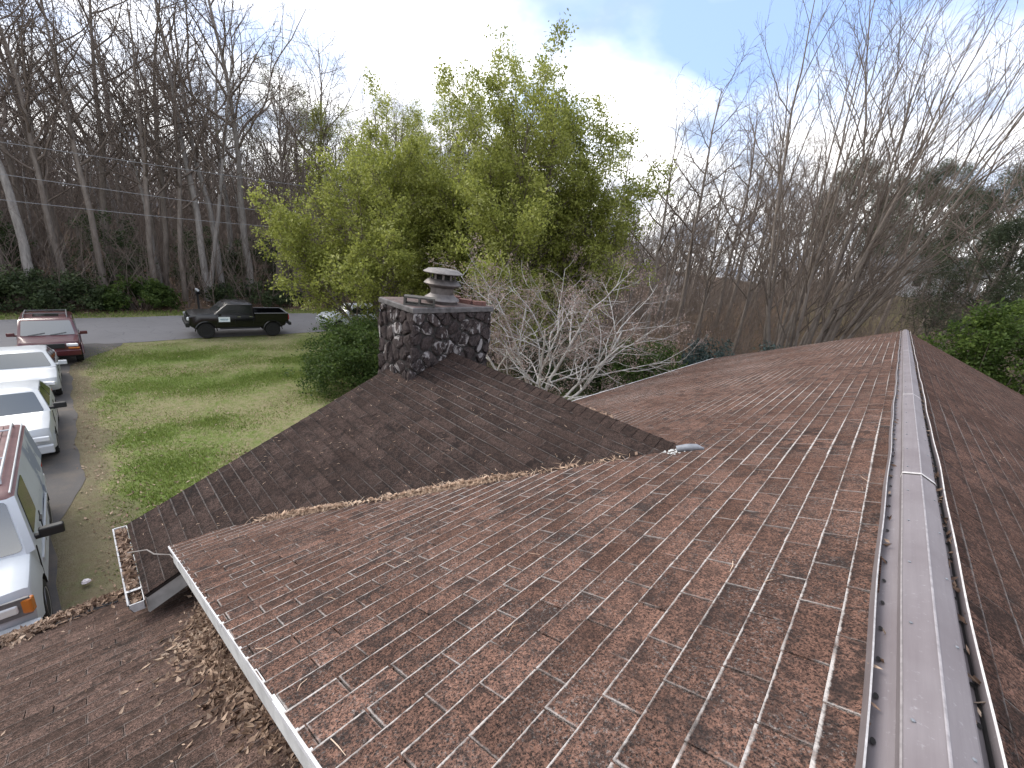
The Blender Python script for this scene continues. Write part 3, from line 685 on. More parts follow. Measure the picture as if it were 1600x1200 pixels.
def gutter(p0, p1, out, name='gutter', w=.095, d=.085, hang=()):
    p0, p1, out = Vector(p0), Vector(p1), Vector(out); ax = (p1 - p0).normalized(); up = Vector((0, 0, 1)); m = MB(); t_ = .006
    pr = [(0, 0), (0, -d), (w*.75, -d), (w, -d*.35), (w, .004), (w+.012, .010), (w+.012, -.006), (w+t_, -.006), (w+t_, -d*.35), (w*.75+t_, -d-t_), (-t_, -d-t_), (-t_, 0)]
    n = 1
    A = [p0 + out*a + up*z - HO for a, z in pr]; B = [p1 + out*a + up*z - HO for a, z in pr]
    for i in range(len(pr)): j = (i+1) % len(pr); m.poly([A[i], A[j], B[j], B[i]])
    for E_, q in ((A, -1), (B, 1)):
        e = [E_[0], E_[1], E_[2], E_[3], E_[4]]; m.poly(e); m.poly([x + ax*q*.008 for x in e])
        m.poly([E_[0], E_[4], E_[4] + ax*q*.008, E_[0] + ax*q*.008])
    gt = m.build(name, M['white_trim'], house)
    for h in hang:
        m = MB(); c0 = p0.lerp(p1, h) - HO; m.mesh_faces([c0 - ax*.012 + up*.004 - out*.01, c0 + ax*.012 + up*.004 - out*.01, c0 + ax*.012 + out*(w+.005) + up*.008, c0 - ax*.012 + out*(w+.005) + up*.008,
                     c0 - ax*.012 - out*.01, c0 + ax*.012 - out*.01, c0 + ax*.012 + out*(w+.005) + up*.003, c0 - ax*.012 + out*(w+.005) + up*.003],
                     [(0,1,2,3),(4,7,6,5),(0,4,5,1),(1,5,6,2),(2,6,7,3),(3,7,4,0)])
        m.build('gutter_hanger', M['white_trim'], gt)
    return gt
gutter((-XG-.02, YE-.012, ZE-.02), (-4.36, YE-.012, ZE-.02), (0, -1, 0), hang=(.86,))
ZL = RZ - DROP - XLOW*TT
gutter((-XLOW-.012, -6.5, ZL-.02), (-XLOW-.012, .2, ZL-.02), (-1, 0, 0), hang=(.3, .6))
m = MB(); m.bbox(-XG, -4.4, YE+.005, YE+.03, ZE-.2, ZE-.035); m.bbox(-XLOW+.002, -XLOW+.03, -6.5, .6, ZL-.2, ZL-.034); m.v = [tuple(Vector(v)-HO) for v in m.v]; m.build('fascia', M['grey_board'], house)
# walls
m = MB(); g0 = -.6
def wallpoly(pts): m.poly([Vector(p) - HO for p in pts])
x0, x1 = -5.25, 5.25; ya_, yb_ = .66, LEN-.35
def zt(x): return RZ - abs(x)*(TT if x < 0 else TR) - .06
for yy in (ya_, yb_): wallpoly([(x0, yy, g0), (x1, yy, g0), (x1, yy, zt(x1)), (0, yy, zt(0)), (x0, yy, zt(x0))])
for xx in (x0, x1): wallpoly([(xx, ya_, g0), (xx, yb_, g0), (xx, yb_, zt(xx)), (xx, ya_, zt(xx))])
wallpoly([(-5.30, YA-3.3, g0), (-5.30, YA+3.3, g0), (-5.30, YA+3.3, ZR-3.3*TT-.06), (-5.30, YA, ZR-.06), (-5.30, YA-3.3, ZR-3.3*TT-.06)])
for yy in (-6.1,): wallpoly([(-4.8, yy, g0), (3, yy, g0), (3, yy, 2), (-.1, yy, RZ-DROP-.25), (-4.8, yy, RZ-DROP-4.8*TT-.06)])
wallpoly([(-4.8, -6.1, g0), (-4.8, .66, g0), (-4.8, .66, RZ-DROP-4.8*TT-.06), (-4.8, -6.1, RZ-DROP-4.8*TT-.06)])
m.build('wall', M['brickwall'], house)

# ------------------------------------------------------------------ stone chimney on the gable end
CX0, CX1, CY0, CY1, CTOP = -5.86, -4.985, 3.10, 4.58, RZ + .0
m = MB(); m.bbox(CX0+.035, CX1-.035, CY0+.035, CY1-.035, 0-.5, CTOP-.002); m.v = [tuple(Vector(v)-HO) for v in m.v]
chim = m.build('chimney', M['mortar'], house); chim['label'] = 'chimney faced with dark rounded field stones'
def vor(w, h, pts):
    cells = []
    for i, (px, py) in enumerate(pts):
        poly = [(0, 0), (w, 0), (w, h), (0, h)]
        for j, (qx, qy) in enumerate(pts):
            if i == j: continue
            A, B = qx-px, qy-py; C = A*(px+qx)/2 + B*(py+qy)/2; poly = clip(poly, A, B, C)
            if len(poly) < 3: break
        if len(poly) >= 3: cells.append(poly)
    return cells
def stone(mb_o, face, poly, g):
    """face(a,h,out) -> world; a rounded, uneven stone"""
    n = len(poly); cx = sum(p[0] for p in poly)/n; cy = sum(p[1] for p in poly)/n
    # resample and round the outline
    ring = []
    for i in range(n):
        p, q = poly[i], poly[(i+1) % n]; L_ = math.hypot(q[0]-p[0], q[1]-p[1]); k = max(1, int(L_/.06))
        for s in range(k): ring.append((p[0]+(q[0]-p[0])*(s+.5)/k, p[1]+(q[1]-p[1])*(s+.5)/k))
    out = []; N_ = len(ring); d0 = g.uniform(.012, .04); tx, ty = g.uniform(-.16, .16), g.uniform(-.18, .18)
    base = [];  mid = []; top = []
    for (x, y) in ring:
        dx, dy = x-cx, y-cy; L_ = math.hypot(dx, dy); ins = .004 + g.uniform(0, .009); k = max(.2, (L_-ins)/L_)
        base.append(face(cx+dx*k, cy+dy*k, .028)); k2 = k*.9
        mid.append(face(cx+dx*k2, cy+dy*k2, .036+d0*.75+tx*dx+ty*dy + g.uniform(-.008, .008))); k3 = k*.72
        top.append(face(cx+dx*k3, cy+dy*k3, .036+d0+tx*dx*.6+ty*dy*.6 + g.uniform(-.010, .012)))
    V = base+mid+top+[face(cx, cy, .04+d0)]; F = []
    for i in range(N_):
        j = (i+1) % N_; F += [(i, j, N_+j, N_+i), (N_+i, N_+j, 2*N_+j, 2*N_+i), (2*N_+i, 2*N_+j, 3*N_)]
    mb_o.mesh_faces(V, F)
g = random.Random(21); zlow = RZ - 1.45; hh_ = CTOP - .012 - zlow
def pois(w, h, dmin, g):
    pts = []
    for _ in range(4000):
        p = (g.uniform(.02, w-.02), g.uniform(.0, h)); 
        if all(((p[0]-q[0])/1.0)**2 + ((p[1]-q[1])/1.8)**2 > (dmin*g.uniform(.55, 1.5))**2 for q in pts): pts.append(p)
    return pts
faces = [(CY1-CY0, lambda a, h, o: Vector((CX1-.035-.028+o, CY0+a, zlow+h)), False), (CX1-CX0, lambda a, h, o: Vector((CX0+a, CY0+.035+.028-o, zlow+h)), True),
         (CY1-CY0, lambda a, h, o: Vector((CX0+.035+.028-o, CY0+a, zlow+h)), True), (CX1-CX0, lambda a, h, o: Vector((CX0+a, CY1-.035-.028+o, zlow+h)), False)]
for fi, (w, fc, fl) in enumerate(faces):
    for poly in vor(w, hh_, pois(w, hh_, .145 if fi < 2 else .26, g)):
        m = MB(); stone(m, fc, poly, g)
        if fl: m.f = [f[::-1] for f in m.f]
        c0 = Vector(m.v[-1]); m.v = [tuple(Vector(v)-c0) for v in m.v]
        o = m.build('stone', M['stone'], chim, 24); o.location = c0 - HO
m = MB(); e = .035
ring = lambda o, z: [(CX0-o, CY0-o, z), (CX1+o, CY0-o, z), (CX1+o, CY1+o, z), (CX0-o, CY1+o, z)]
g = random.Random(4); rr_ = [ring(.002, CTOP-.025), ring(.008, CTOP-.018), ring(.006, CTOP+.036), ring(-.012, CTOP+.052)]
V = [Vector(p)-HO for r_ in rr_ for p in r_]; F = []
for k in range(3):
    for i in range(4): j = (i+1) % 4; F.append((k*4+i, k*4+j, (k+1)*4+j, (k+1)*4+i))
F.append((0, 3, 2, 1)); m.mesh_faces(V, F)
m.mi = [0]*len(m.f); m.mesh_faces([Vector(p)-HO for p in ring(-.012, CTOP+.053)], [(0,1,2,3)], 1)
m.build('crown', [M['crown'], M['crown_top']], chim)
FX, FY, FZ = -5.36, 3.84, CTOP + .05
def lath(prof, name, mat):
    m = MB(); m.lathe([(a*1.12, h*1.12) for a, h in prof], (FX, FY-HO.y, FZ), 32); return m.build(name, mat, chim, 40)
lath([(.19, -.01), (.20, .012), (.215, .03), (.235, .045), (.225, .07), (.17, .105), (.155, .12), (.155, .125)], 'flue_base', M['flue'])
lath([(.150, .12), (.152, .215)], 'flue_collar', M['flue_rust'])
lath([(.16, .205), (.175, .21), (.245, .245), (.248, .255), (.20, .30), (.165, .315)], 'flue_louver', M['flue_rust'])
lath([(.13, .30), (.13, .40)], 'flue_pipe', M['vent_dark'])
for k in range(10):
    a = k*.628; m = MB(); m.box((FX+.185*math.cos(a), FY-HO.y+.185*math.sin(a), FZ+.392), (.004, .016, .055), rot=Matrix.Rotation(a, 3, 'Z')); m.build('flue_strut', M['flue_rust'], chim)
lath([(.10, .385), (.25, .385), (.262, .392), (.262, .398), (.20, .437), (.12, .446), (0, .448)], 'flue_lid', M['flue'])

def cblock():
    m = MB(); L_, D_, H_ = .21, .05, .058
    # block laid low with two open cells towards the viewer
    for z0, z1 in ((-H_, -H_+.022), (H_-.022, H_)): m.bbox(-L_, L_, -D_*2, D_*2, z0, z1)
    for xx in (-L_, -.014, L_-.028): m.bbox(xx, xx+.028, -D_*2, D_*2, -H_+.022, H_-.022)
    return m
CBZ = CTOP + .052
o = cblock().build('cinder_block', M['block']); o.location = (-5.18, 3.33, CBZ+.058); o.rotation_euler = (0, 0, math.radians(52))
tag(o, 'dark cinder block with two open cells lying on the stone chimney top', 'cinder block')
def brick(loc, rz, label):
    m = MB(); m.box((0, 0, 0), (.10, .048, .031)); m2 = m.build('loose_brick', M['brick']); b_ = m2.modifiers.new('b', 'BEVEL'); b_.width = .004; b_.segments = 1
    m2.location = loc; m2.rotation_euler = (0, 0, rz); tag(m2, label, 'brick', 'loose bricks on the chimney')
brick((-5.30, 4.26, CBZ+.031), .5, 'red brick on the chimney top, next to the flue on its right')
brick((-5.13, 4.40, CBZ+.031), 1.25, 'red brick nearest the right corner of the chimney top')
brick((-5.62, 4.30, CBZ+.031), 1.2, 'dark brick on the chimney top, half hidden behind the flue')

# ------------------------------------------------------------------ dry leaves and needles on the roof (stuff)
def on(pl, a, q, h): return np.array([pl.at(float(x), float(y), float(z)) for x, y, z in zip(a, q, h)])
def s_gut(g, n):
    x = g.uniform(-XG+.02, -4.4, n); y = YE-.012-g.uniform(.005, .085, n); return np.stack([x, y, np.full(n, ZE-.02)+g.uniform(-.04, .022, n) - .04*(x > -4.55)], 1)
V, F, R = flat_leaves(760, 31, s_gut, .034, .7, tilt=.9); tag(soup('gutter_leaves', V, F, M['dryleaf'], rn=R), 'dry brown leaves filling the gutter of the gable eave', 'leaves', kind='stuff')
def s_eave(g, n):
    y = g.uniform(-3.5, .12, n); d = np.abs(g.normal(0, .07, n)); x = -XLOW-.13+d*1.2 + .03*np.sin(y*6); k = x < -XLOW+.25
    x, y = x[k], y[k]; return np.stack([x, y, np.where(x < -XLOW, ZL+.0, RZ-DROP+x*TT)+.015+g.uniform(0, .05, k.sum())*np.exp(-((x+XLOW+.02)/.09)**2)], 1)
V, F, R = flat_leaves(3600, 32, s_eave, .034, .6, tilt=.6); tag(soup('eave_leaves', V, F, M['dryleaf'], rn=R), 'bank of dry leaves along the eave of the low roof', 'leaves', kind='stuff')
def s_pile(g, n):
    xx = g.uniform(1.0, 4.75, n); w = .07+.13*np.exp(-((xx-3.35)/.55)**2)+.10*np.exp(-((xx-2.4)/.5)**2); y = .58 - np.abs(g.normal(0, 1, n))*w*1.0
    dens = .35+.7*np.exp(-((xx-3.1)/.75)**2); k = (g.random(n) < dens) & (y > -.6); xx, y, w = xx[k], y[k], w[k]
    return np.stack([-xx, y, RZ-DROP-xx*TT+.014+g.uniform(0, .10, k.sum())*np.clip(1-(.58-y)/(w*1.6), 0, 1)], 1)
V, F, R = flat_leaves(10500, 33, s_pile, .031, .7, tilt=.65); tag(soup('drifted_leaves', V, F, M['dryleaf'], rn=R), 'heap of dry leaves drifted on the low roof beside the main rake', 'leaves', kind='stuff')
def s_scat(g, n):
    xx = g.uniform(.8, 5.1, n); y = .6-np.abs(g.normal(0, .75, n)); return np.stack([-xx, y, RZ-DROP-xx*TT+.015], 1)
V, F, R = flat_leaves(200, 34, s_scat, .014, .5); tag(soup('scattered_leaves', V, F, M['dryleaf'], rn=R), 'loose leaves and bits scattered over the low brown roof', 'leaves', kind='stuff')
def s_vent(g, n):
    y = g.uniform(.6, LEN, n)**1.0; sd_ = np.where(g.random(n) < .66, 1, -1); x = sd_*g.uniform(.088, .112, n); return np.stack([x, y, RZ-.10*.43+.018+g.uniform(0, .012, n)], 1)
V, F, R = flat_leaves(420, 35, s_vent, .017, .9, tilt=.8); tag(soup('vent_leaves', V, F, M['dryleaf'], rn=R), 'curled brown leaves caught in the channels of the ridge vent', 'leaves', kind='stuff')
def needles(n, seed, samp, ln, w, name, label, mat='needle', tilt=.12):
    g = np.random.default_rng(seed); P, U = samp(g, n); n = len(P); a = g.uniform(0, 2*np.pi, n)
    T = np.stack([np.cos(a), np.sin(a), g.normal(0, tilt, n)], 1); T -= U*(T*U).sum(1, keepdims=True)*(1-tilt); T /= np.linalg.norm(T, axis=1, keepdims=True)
    B = np.cross(U, T); l = (ln*g.uniform(.5, 1.4, n))[:, None]; c_0 = P - T*l*.5; c_2 = P + T*l*.5; c_1 = P + B*l*g.normal(0, .12, n)[:, None] + U*.004
    V = np.stack([c_0-B*w, c_0+B*w, c_1-B*w, c_1+B*w, c_2-B*w*.4, c_2+B*w*.4], 1); F = np.array([[0,2,3,1],[2,4,5,3]]); FF = (np.arange(n)[:, None, None]*6+F[None]).reshape(-1, 4)
    return tag(soup(name, V.reshape(-1, 3), FF, M[mat], rn=np.repeat(g.random(n), 2)), label, 'needles', kind='stuff')
def s_val(g, n):
    s = np.where(g.random(n) < .9, g.normal(.50, .065, n), g.uniform(.12, .85, n)); s = np.where(g.random(n) < .28, g.normal(.83, .045, n), s); k = (s > .05) & (s < .95); s = s[k]; n = k.sum()
    xx = XA+s*(4.5-XA); y = YA-(xx-XA); off = g.normal(0, .05 + .06*np.exp(-((s-.5)/.09)**2), n); h = np.abs(g.normal(0, .020, n))
    return np.stack([-xx-off*.7, y-off*.7, np.maximum(RZ-(xx+off*.7)*TT, ZR-(YA-y+off*.7)*TT)+.018+h], 1), np.tile(np.array([[-.3, -.3, .9]])/np.linalg.norm([.3, .3, .9]), (n, 1))
needles(1700, 41, s_val, .11, .0020, 'valley_needles', 'pale pine needles and leaf bits gathered in the roof valley')
def s_roof(g, n):
    q = g.uniform(.2, 4.1, n); a = g.uniform(XA, XG, n); k = a > XA+q*c_+.05; P = on(gp_, a[k], q[k], np.full(k.sum(), .016)); return P, np.tile(np.array(gp_.n)[None], (len(P), 1))
needles(380, 42, s_roof, .035, .0018, 'gable_roof_needles', 'pale needles and twigs scattered over the dark gable roof')
def s_roof2(g, n):
    q = g.uniform(.2, 5, n); a = g.uniform(YN, 9, n); k = q*c_ < np.minimum(XA+np.abs(a-YA), 4.5); P = on(mp, a[k], q[k], np.full(k.sum(), .015)); return P, np.tile(np.array(mp.n)[None], (len(P), 1))
needles(120, 43, s_roof2, .08, .0016, 'main_roof_needles', 'a few thin pine needles lying on the red brown roof')
def s_roof3(g, n):
    q = g.uniform(.2, 5, n); a = -g.uniform(.6, 19, n); P = on(PL['right'], a, q, np.full(n, .015)); return P, np.tile(np.array(PL['right'].n)[None], (n, 1))
needles(300, 44, s_roof3, .06, .002, 'rear_slope_needles', 'pale specks and needles on the brown slope right of the ridge')
def s_farv(g, n):
    s = g.uniform(0, 1, n); xx = XA+1.6+s*2.4; y = YA+(xx-XA); return np.stack([-xx, y+g.normal(0, .06, n), RZ-xx*TT+.05+np.abs(g.normal(0, .02, n))], 1)
def s_val2(g, n): P_, _ = s_val(g, n); return P_
V, F, R = flat_leaves(1300, 46, s_val2, .030, .6, tilt=.6); tag(soup('valley_leaves', V, F, M['needle'], rn=R), 'pale dry leaf bits mixed with needles in the near roof valley', 'leaves', kind='stuff')
V, F, R = flat_leaves(500, 45, s_farv, .035, .6, tilt=.5); tag(soup('far_valley_leaves', V, F, M['dryleaf'], rn=R), 'dry leaves in the valley on the far side of the gable', 'leaves', kind='stuff')
m = MB(); m.tube([at_ for at_ in ((-5.05, .03, ZE+.03), (-4.9, .16, ZE+.10), (-4.78, .20, ZE+.11), (-4.62, .30, ZE+.16), (-4.45, .33, ZE+.17))], [.005, .005, .006, .004, .003], 5)
tag(m.build('fallen_twig', M['bark_pale']), 'pale bent twig lying from the gutter over the gable roof corner', 'twig')
# ------------------------------------------------------------------ vehicles
def wheel_parts(root, x, y, r, w, rim, seg=24, rimr=.62):
    m = MB(); s = 1 if y > 0 else -1
    m.lathe([(r*.55, -w/2), (r*.93, -w/2), (r, -w*.36), (r, w*.36), (r*.93, w/2), (r*.55, w/2)], (0, 0, 0), seg, 'y')
    o = m.build('wheel', M['tyre'], root, 40); o.location = (x, y, r)
    m = MB(); m.lathe([(0, s*w*.40), (r*.16, s*w*.42), (r*.20, s*w*.36), (r*.50, s*w*.30), (r*rimr*.93, s*w*.50), (r*rimr, s*w*.52), (r*rimr, 0)], (0, 0, 0), seg, 'y', cap=False)
    m.build('rim', M[rim], o, 40)
    m = MB()
    for k in range(5):
        a = k*2*math.pi/5; m.box((r*.34*math.cos(a), s*w*.40, r*.34*math.sin(a)), (r*.05, .012, r*.10), rot=Matrix.Rotation(-a, 3, 'Y'))
    m.build('rim_vent', M['trim_black'], o)
def quad_panel(name, q, mat, root, inset=(.06, .06, .06, .06), off=.008, mats=None):
    """q: four corners (bl, br, tr, tl) seen from outside"""
    bl, br, tr, tl = [Vector(p) for p in q]
    def P(a, b): return (bl*(1-a)+br*a)*(1-b) + (tl*(1-a)+tr*a)*b
    l, r_, b_, t_ = inset; n = (br-bl).cross(tl-bl).normalized(); m = MB()
    pts = [P(l, b_), P(1-r_, b_), P(1-r_, 1-t_), P(l, 1-t_)]
    # rounded corners
    o_ = []
    for i in range(4):
        p, a, c = pts[i], pts[i-1], pts[(i+1) % 4]; k = min(.05, .2*(a-p).length, .2*(c-p).length)
        o_ += [p+(a-p).normalized()*k, p+((a-p).normalized()+(c-p).normalized())*k*.3, p+(c-p).normalized()*k]
    T = [p+n*off for p in o_]; B = [p-n*.01 for p in o_]; m.poly(T)
    for i in range(len(T)): j = (i+1) % len(T); m.poly([B[i], B[j], T[j], T[i]])
    return m.build(name, mat, root)
def make_car(name, label, cat, loc, rz, s, group=None):
    """s: dict with the side outline and sizes"""
    root = empty(name, loc, rz); tag(root, label, cat, group)
    hw, zs = s['hw'], s['sill']; top = s['top']; wr = s['wr']; ar = wr*1.17
    xf, xr = top[0][0], top[-1][0]
    prof = [(x, z, 0) for x, z in top]
    prof.append((xr+.02, zs+.12, 0)); prof.append((xr+.12, zs+.02, 0))
    for wx in (s['rx'], s['fx']):
        a0 = math.asin(min(1, max(-1, (zs-wr)/ar)))
        for k in range(9):
            a = math.pi-a0 + (2*a0 - math.pi)*k/8; prof.append((wx+ar*math.cos(a), wr+ar*math.sin(a), 1))
    prof.append((xf-.14, zs+.02, 0)); prof.append((xf-.02, zs+.12, 0))
    zmax = max(z for x, z in top); n = len(prof); m = MB()
    sl = [(-1, 1), (-.985, .55), (-.94, .2), (-.8, .06), (-.4, 0), (0, -.02), (.4, 0), (.8, .06), (.94, .2), (.985, .55), (1, 1)]
    V = []; mid = (xf+xr)/2; half = (xf-xr)/2
    for f, d in sl:
        for (x, z, a) in prof:
            e = (x-mid)/half; xx = x - math.copysign(1, e)*(abs(e)**6)*(s.get('nose', .16)*abs(f)**3); zz = z
            yy = f*hw*(1-.05*max(0, abs(e)-.75)/.25)
            if not a:
                k = max(0, min(1, (z-zs-.1)/(zmax-zs-.1))); zz = z - d*.055*k
                yy *= 1 - .05*max(0, (z-zmax+.3)/.3)*abs(f) - .03*max(0, 1-(z-zs)/.25)
            V.append((xx, yy, zz))
    F = []; mi = []
    for k in range(len(sl)-1):
        for i in range(n):
            j = (i+1) % n; F.append((k*n+i, (k+1)*n+i, (k+1)*n+j, k*n+j)); mi.append(1 if prof[i][2] and prof[j][2] else 0)
    F.append(tuple(range(n))); mi.append(0); F.append(tuple((len(sl)-1)*n+i for i in reversed(range(n)))); mi.append(0)
    m.mesh_faces(V, F); m.mi = mi; m.build('body', [M[s['paint']], M['trim_black']], root, 32)
    # underbody
    m = MB(); m.bbox(xr+.3, xf-.3, -hw+.15, hw-.15, zs-.08, zs+.2); m.build('underbody', M['trim_black'], root)
    # cabin
    gb, gr = s['belt'], s['roof']        # (xF, xR, half width, z)
    def rg(xF, xR, h, z, c): return [(xF-c*.8, -h, z), (xF, -h+c*.8, z), (xF, h-c*.8, z), (xF-c*.8, h, z), (xR+c*.6, h, z), (xR, h-c, z), (xR, -h+c, z), (xR+c*.6, -h, z)]
    k = .90; mx = lambda a, b: a+(b-a)*k
    R = [rg(*gb[:3], gb[3]-.03, .10), rg(mx(gb[0], gr[0]), mx(gb[1], gr[1]), mx(gb[2], gr[2])+.012, mx(gb[3], gr[3]), .09), rg(gr[0]-.05, gr[1]+.05, gr[2]-.05, gr[3]-.012, .09), rg(gr[0]-.3, gr[1]+.3, gr[2]-.25, gr[3]+.012, .09)]
    V = [p for r_ in R for p in r_]; F = []
    for q in range(3):
        for i in range(8): j = (i+1) % 8; F.append((q*8+i, q*8+j, (q+1)*8+j, (q+1)*8+i))
    F.append(tuple(24+i for i in range(8))); m = MB(); m.mesh_faces(V, F); m.mi = [1 if i >= 8 else 0 for i in range(len(F))]
    m.build('cabin', [M[s['paint']], M[s.get('roofpaint', s['paint'])]], root, 35)
    A, B = R[0], R[1]
    quad_panel('windshield', (A[1], A[2], B[2], B[1]), M['glass'], root, s.get('wsin', (.01, .01, .07, .04)), .010)
    quad_panel('rear_window', (A[5], A[6], B[6], B[5]), M['glass_dark'], root, (.06, .06, .3, .08), .010)
    for sg in (1, -1):
        a0, a1, b0, b1 = (A[3], A[4], B[3], B[4]) if sg > 0 else (A[0], A[7], B[0], B[7])
        n_ = s.get('windows', [(.03, .46), (.49, .80), (.83, .97)])
        for (l, r_) in n_:
            P = lambda p, q, t_: Vector(p).lerp(Vector(q), t_)
            q = (P(a0, a1, l), P(a0, a1, r_), P(b0, b1, r_), P(b0, b1, l))
            if sg < 0: q = (q[1], q[0], q[3], q[2])
            if sg > 0: q = (q[1], q[0], q[3], q[2]); q = (q[1], q[0], q[3], q[2])
            qq = [Vector(v) for v in q]; n0 = (qq[1]-qq[0]).cross(qq[3]-qq[0])
            if n0.y*sg < 0: q = (q[1], q[0], q[3], q[2])
            quad_panel('side_window', q, M['glass_dark'], root, (.02, .02, .14, .07), .010)
        # mirror
        mxp = s['mirror']; m = MB(); Z = mxp[1]; X = mxp[0]; y0 = sg*(hw-.06); 
        V = []
        for (dx, dz, yy) in ((-.05, 0, 0), (.05, .03, 0)): pass
        mw = s.get('mw', .20)
        m.box((X, sg*(hw+.02+mw*.55), Z+.07), (.055, mw*.5, .075)); m.box((X-.01, sg*(hw-.01), Z+.02), (.045, .10, .035))
        mo = m.build('mirror', M[s['mirpaint']], root); bv = mo.modifiers.new('b', 'BEVEL'); bv.width = .022; bv.segments = 3
        # door handle, seam lines
        for hx in s.get('handles', []):
            m = MB(); m.box((hx, sg*(hw+.008), s['hz']), (.09, .014, .018)); m.build('door_handle', M[s.get('handpaint', 'trim_black')], root)
        for dx in s.get('seams', []):
            m = MB(); m.box((dx, sg*(hw-.004), (zs+gb[3])/2+.05), (.006, .007, (gb[3]-zs)/2-.10)); m.build('door_seam', M['trim_black'], root)
        if s.get('moulding'):
            m = MB(); m.box((s['moulding'][0], sg*(hw+.002), s['moulding'][2]), (s['moulding'][1], .014, .035)); m.build('side_moulding', M[s.get('mouldpaint', 'trim_grey')], root)
        for wx in (s['fx'], s['rx']):
            wheel_parts(root, wx, sg*(hw-s.get('tw', .22)*.5-.01), wr, s.get('tw', .22), s.get('rim', 'rim'))
            if s.get('flare'):
                m = MB(); pts = [(wx+(ar+.02)*math.cos(math.pi*k/10), sg*(hw+.012), wr+(ar+.02)*math.sin(math.pi*k/10)) for k in range(11)]; m.tube(pts, .035, 6); m.build('wheel_arch_flare', M[s['flare']], root, 40)
        for (nm, x, y, z, hx, hy, hz, mt, rot) in s.get('lights', []):
            m = MB(); m.box((0, 0, 0), (hx, hy, hz)); o = m.build(nm, M[mt], root); o.location = (x, sg*y, z); o.rotation_euler = (0, 0, -sg*rot)
            bv = o.modifiers.new('b', 'BEVEL'); bv.width = min(hy, hz)*.35; bv.segments = 2
    for (nm, x, y, z, hx, hy, hz, mt) in s.get('extra', []):
        m = MB(); m.box((0, 0, 0), (hx, hy, hz)); o = m.build(nm, M[mt], root); o.location = (x, y, z); bv = o.modifiers.new('b', 'BEVEL'); bv.width = min(hx, hy, hz)*.35; bv.segments = 2
    for (x, y, ln) in s.get('wipers', []):
        A_, B_ = Vector(R[0][1]), Vector(R[1][1]); sl_ = (B_-A_); a = A_+sl_*.06; m = MB()
        m.tube([(a.x+.03, y, a.z+.03), (a.x+sl_.x*.05+.02, y+ln*.5, a.z+sl_.z*.06+.03), (a.x+sl_.x*.12+.02, y+ln, a.z+sl_.z*.13+.03)], .011, 5); m.build('wiper', M['trim_black'], root)
    return root
GZ = lambda x: float(base_z(x)) + .03
def tilt_to_slope(o, x):      # driveway falls away from the house: pitch the cars with it
    o.rotation_euler.rotation_mode if False else None
    if -30 < x < -8: o.rotation_euler = (0, -math.atan(1.5/22), 0) if abs(o.rotation_euler.z) < .1 else o.rotation_euler
# nearest: boxy white utility vehicle with faded maroon roof
van = dict(hw=.95, sill=.42, wr=.35, fx=1.74, rx=-1.20, nose=.10, paint='p_white_worn', roofpaint='p_maroon', tw=.24,
    top=[(2.50, .62), (2.48, .92), (2.40, 1.06), (2.1, 1.12), (1.62, 1.19), (.0, 1.20), (-1.4, 1.20), (-2.30, 1.20), (-2.36, .9), (-2.38, .62)],
    belt=(1.68, -2.36, .945, 1.19), roof=(1.10, -2.28, .81, 1.90), windows=[(.055, .29)], mirror=(1.28, 1.17), mw=.26, mirpaint='trim_black', chamf=.05,
    handles=[.42], hz=1.06, seams=[1.45, .30], moulding=(0, 1.2, .74), mouldpaint='p_white',
    lights=[('headlight', 2.47, .60, .86, .03, .17, .06, 'lens', 0), ('turn_signal', 2.44, .85, .86, .05, .055, .105, 'amber', .35), ('tail_light', -2.36, .85, 1.05, .03, .06, .20, 'redlens', 0)],
    extra=[('grille', 2.48, 0, .86, .02, .38, .09, 'trim_black'), ('front_bumper', 2.56, 0, .55, .10, .94, .09, 'p_white'), ('headlight_surround', 2.455, 0, .86, .02, .88, .13, 'trim_grey'), ('grille_bar', 2.502, 0, .86, .012, .38, .02, 'p_white'), ('rear_bumper', -2.46, 0, .55, .10, .9, .09, 'p_white')])
van['wipers'] = [(0, -.65, .5), (0, .05, .5)]
o1 = make_car('panel_van', 'white panel van with faded maroon roof and white roof rack, nearest on the driveway', 'van', (-9.72, -1.80, GZ(-9.72)), 0, van)
for yy in (-.5, -.36, -.22, -.08, .08, .22, .36, .5):
    m = MB(); m.box((-.6, yy*1.12, 1.918), (1.45, .028, .010)); m.build('roof_rib', M['p_maroon'], o1)
for sg in (-1, 1):
    m = MB(); m.tube([(.75, sg*.70, 1.91), (.7, sg*.70, 1.98), (-2.0, sg*.70, 1.98), (-2.08, sg*.70, 1.90)], .018, 6); m.build('roof_rail', M['p_white'], o1, 40)
    m = MB(); m.tube([(1.08, sg*.80, 1.885), (-2.2, sg*.80, 1.885)], .012, 5); m.build('roof_gutter', M['p_white'], o1, 40)
for xx in (-.15, -1.6):
    m = MB(); m.tube([(xx, -.70, 1.985), (xx, .70, 1.985)], .016, 6); m.build('rack_crossbar', M['p_white'], o1, 40)
m = MB(); m.tube([(.85, -.80, 1.16), (.80, -.82, 1.5), (.75, -.83, 1.75)], .006, 4); 
m = MB(); m.tube([(-2.35, -.70, 1.2), (-2.38, -.70, 2.15)], .010, 5); m.build('antenna', M['p_white'], o1)
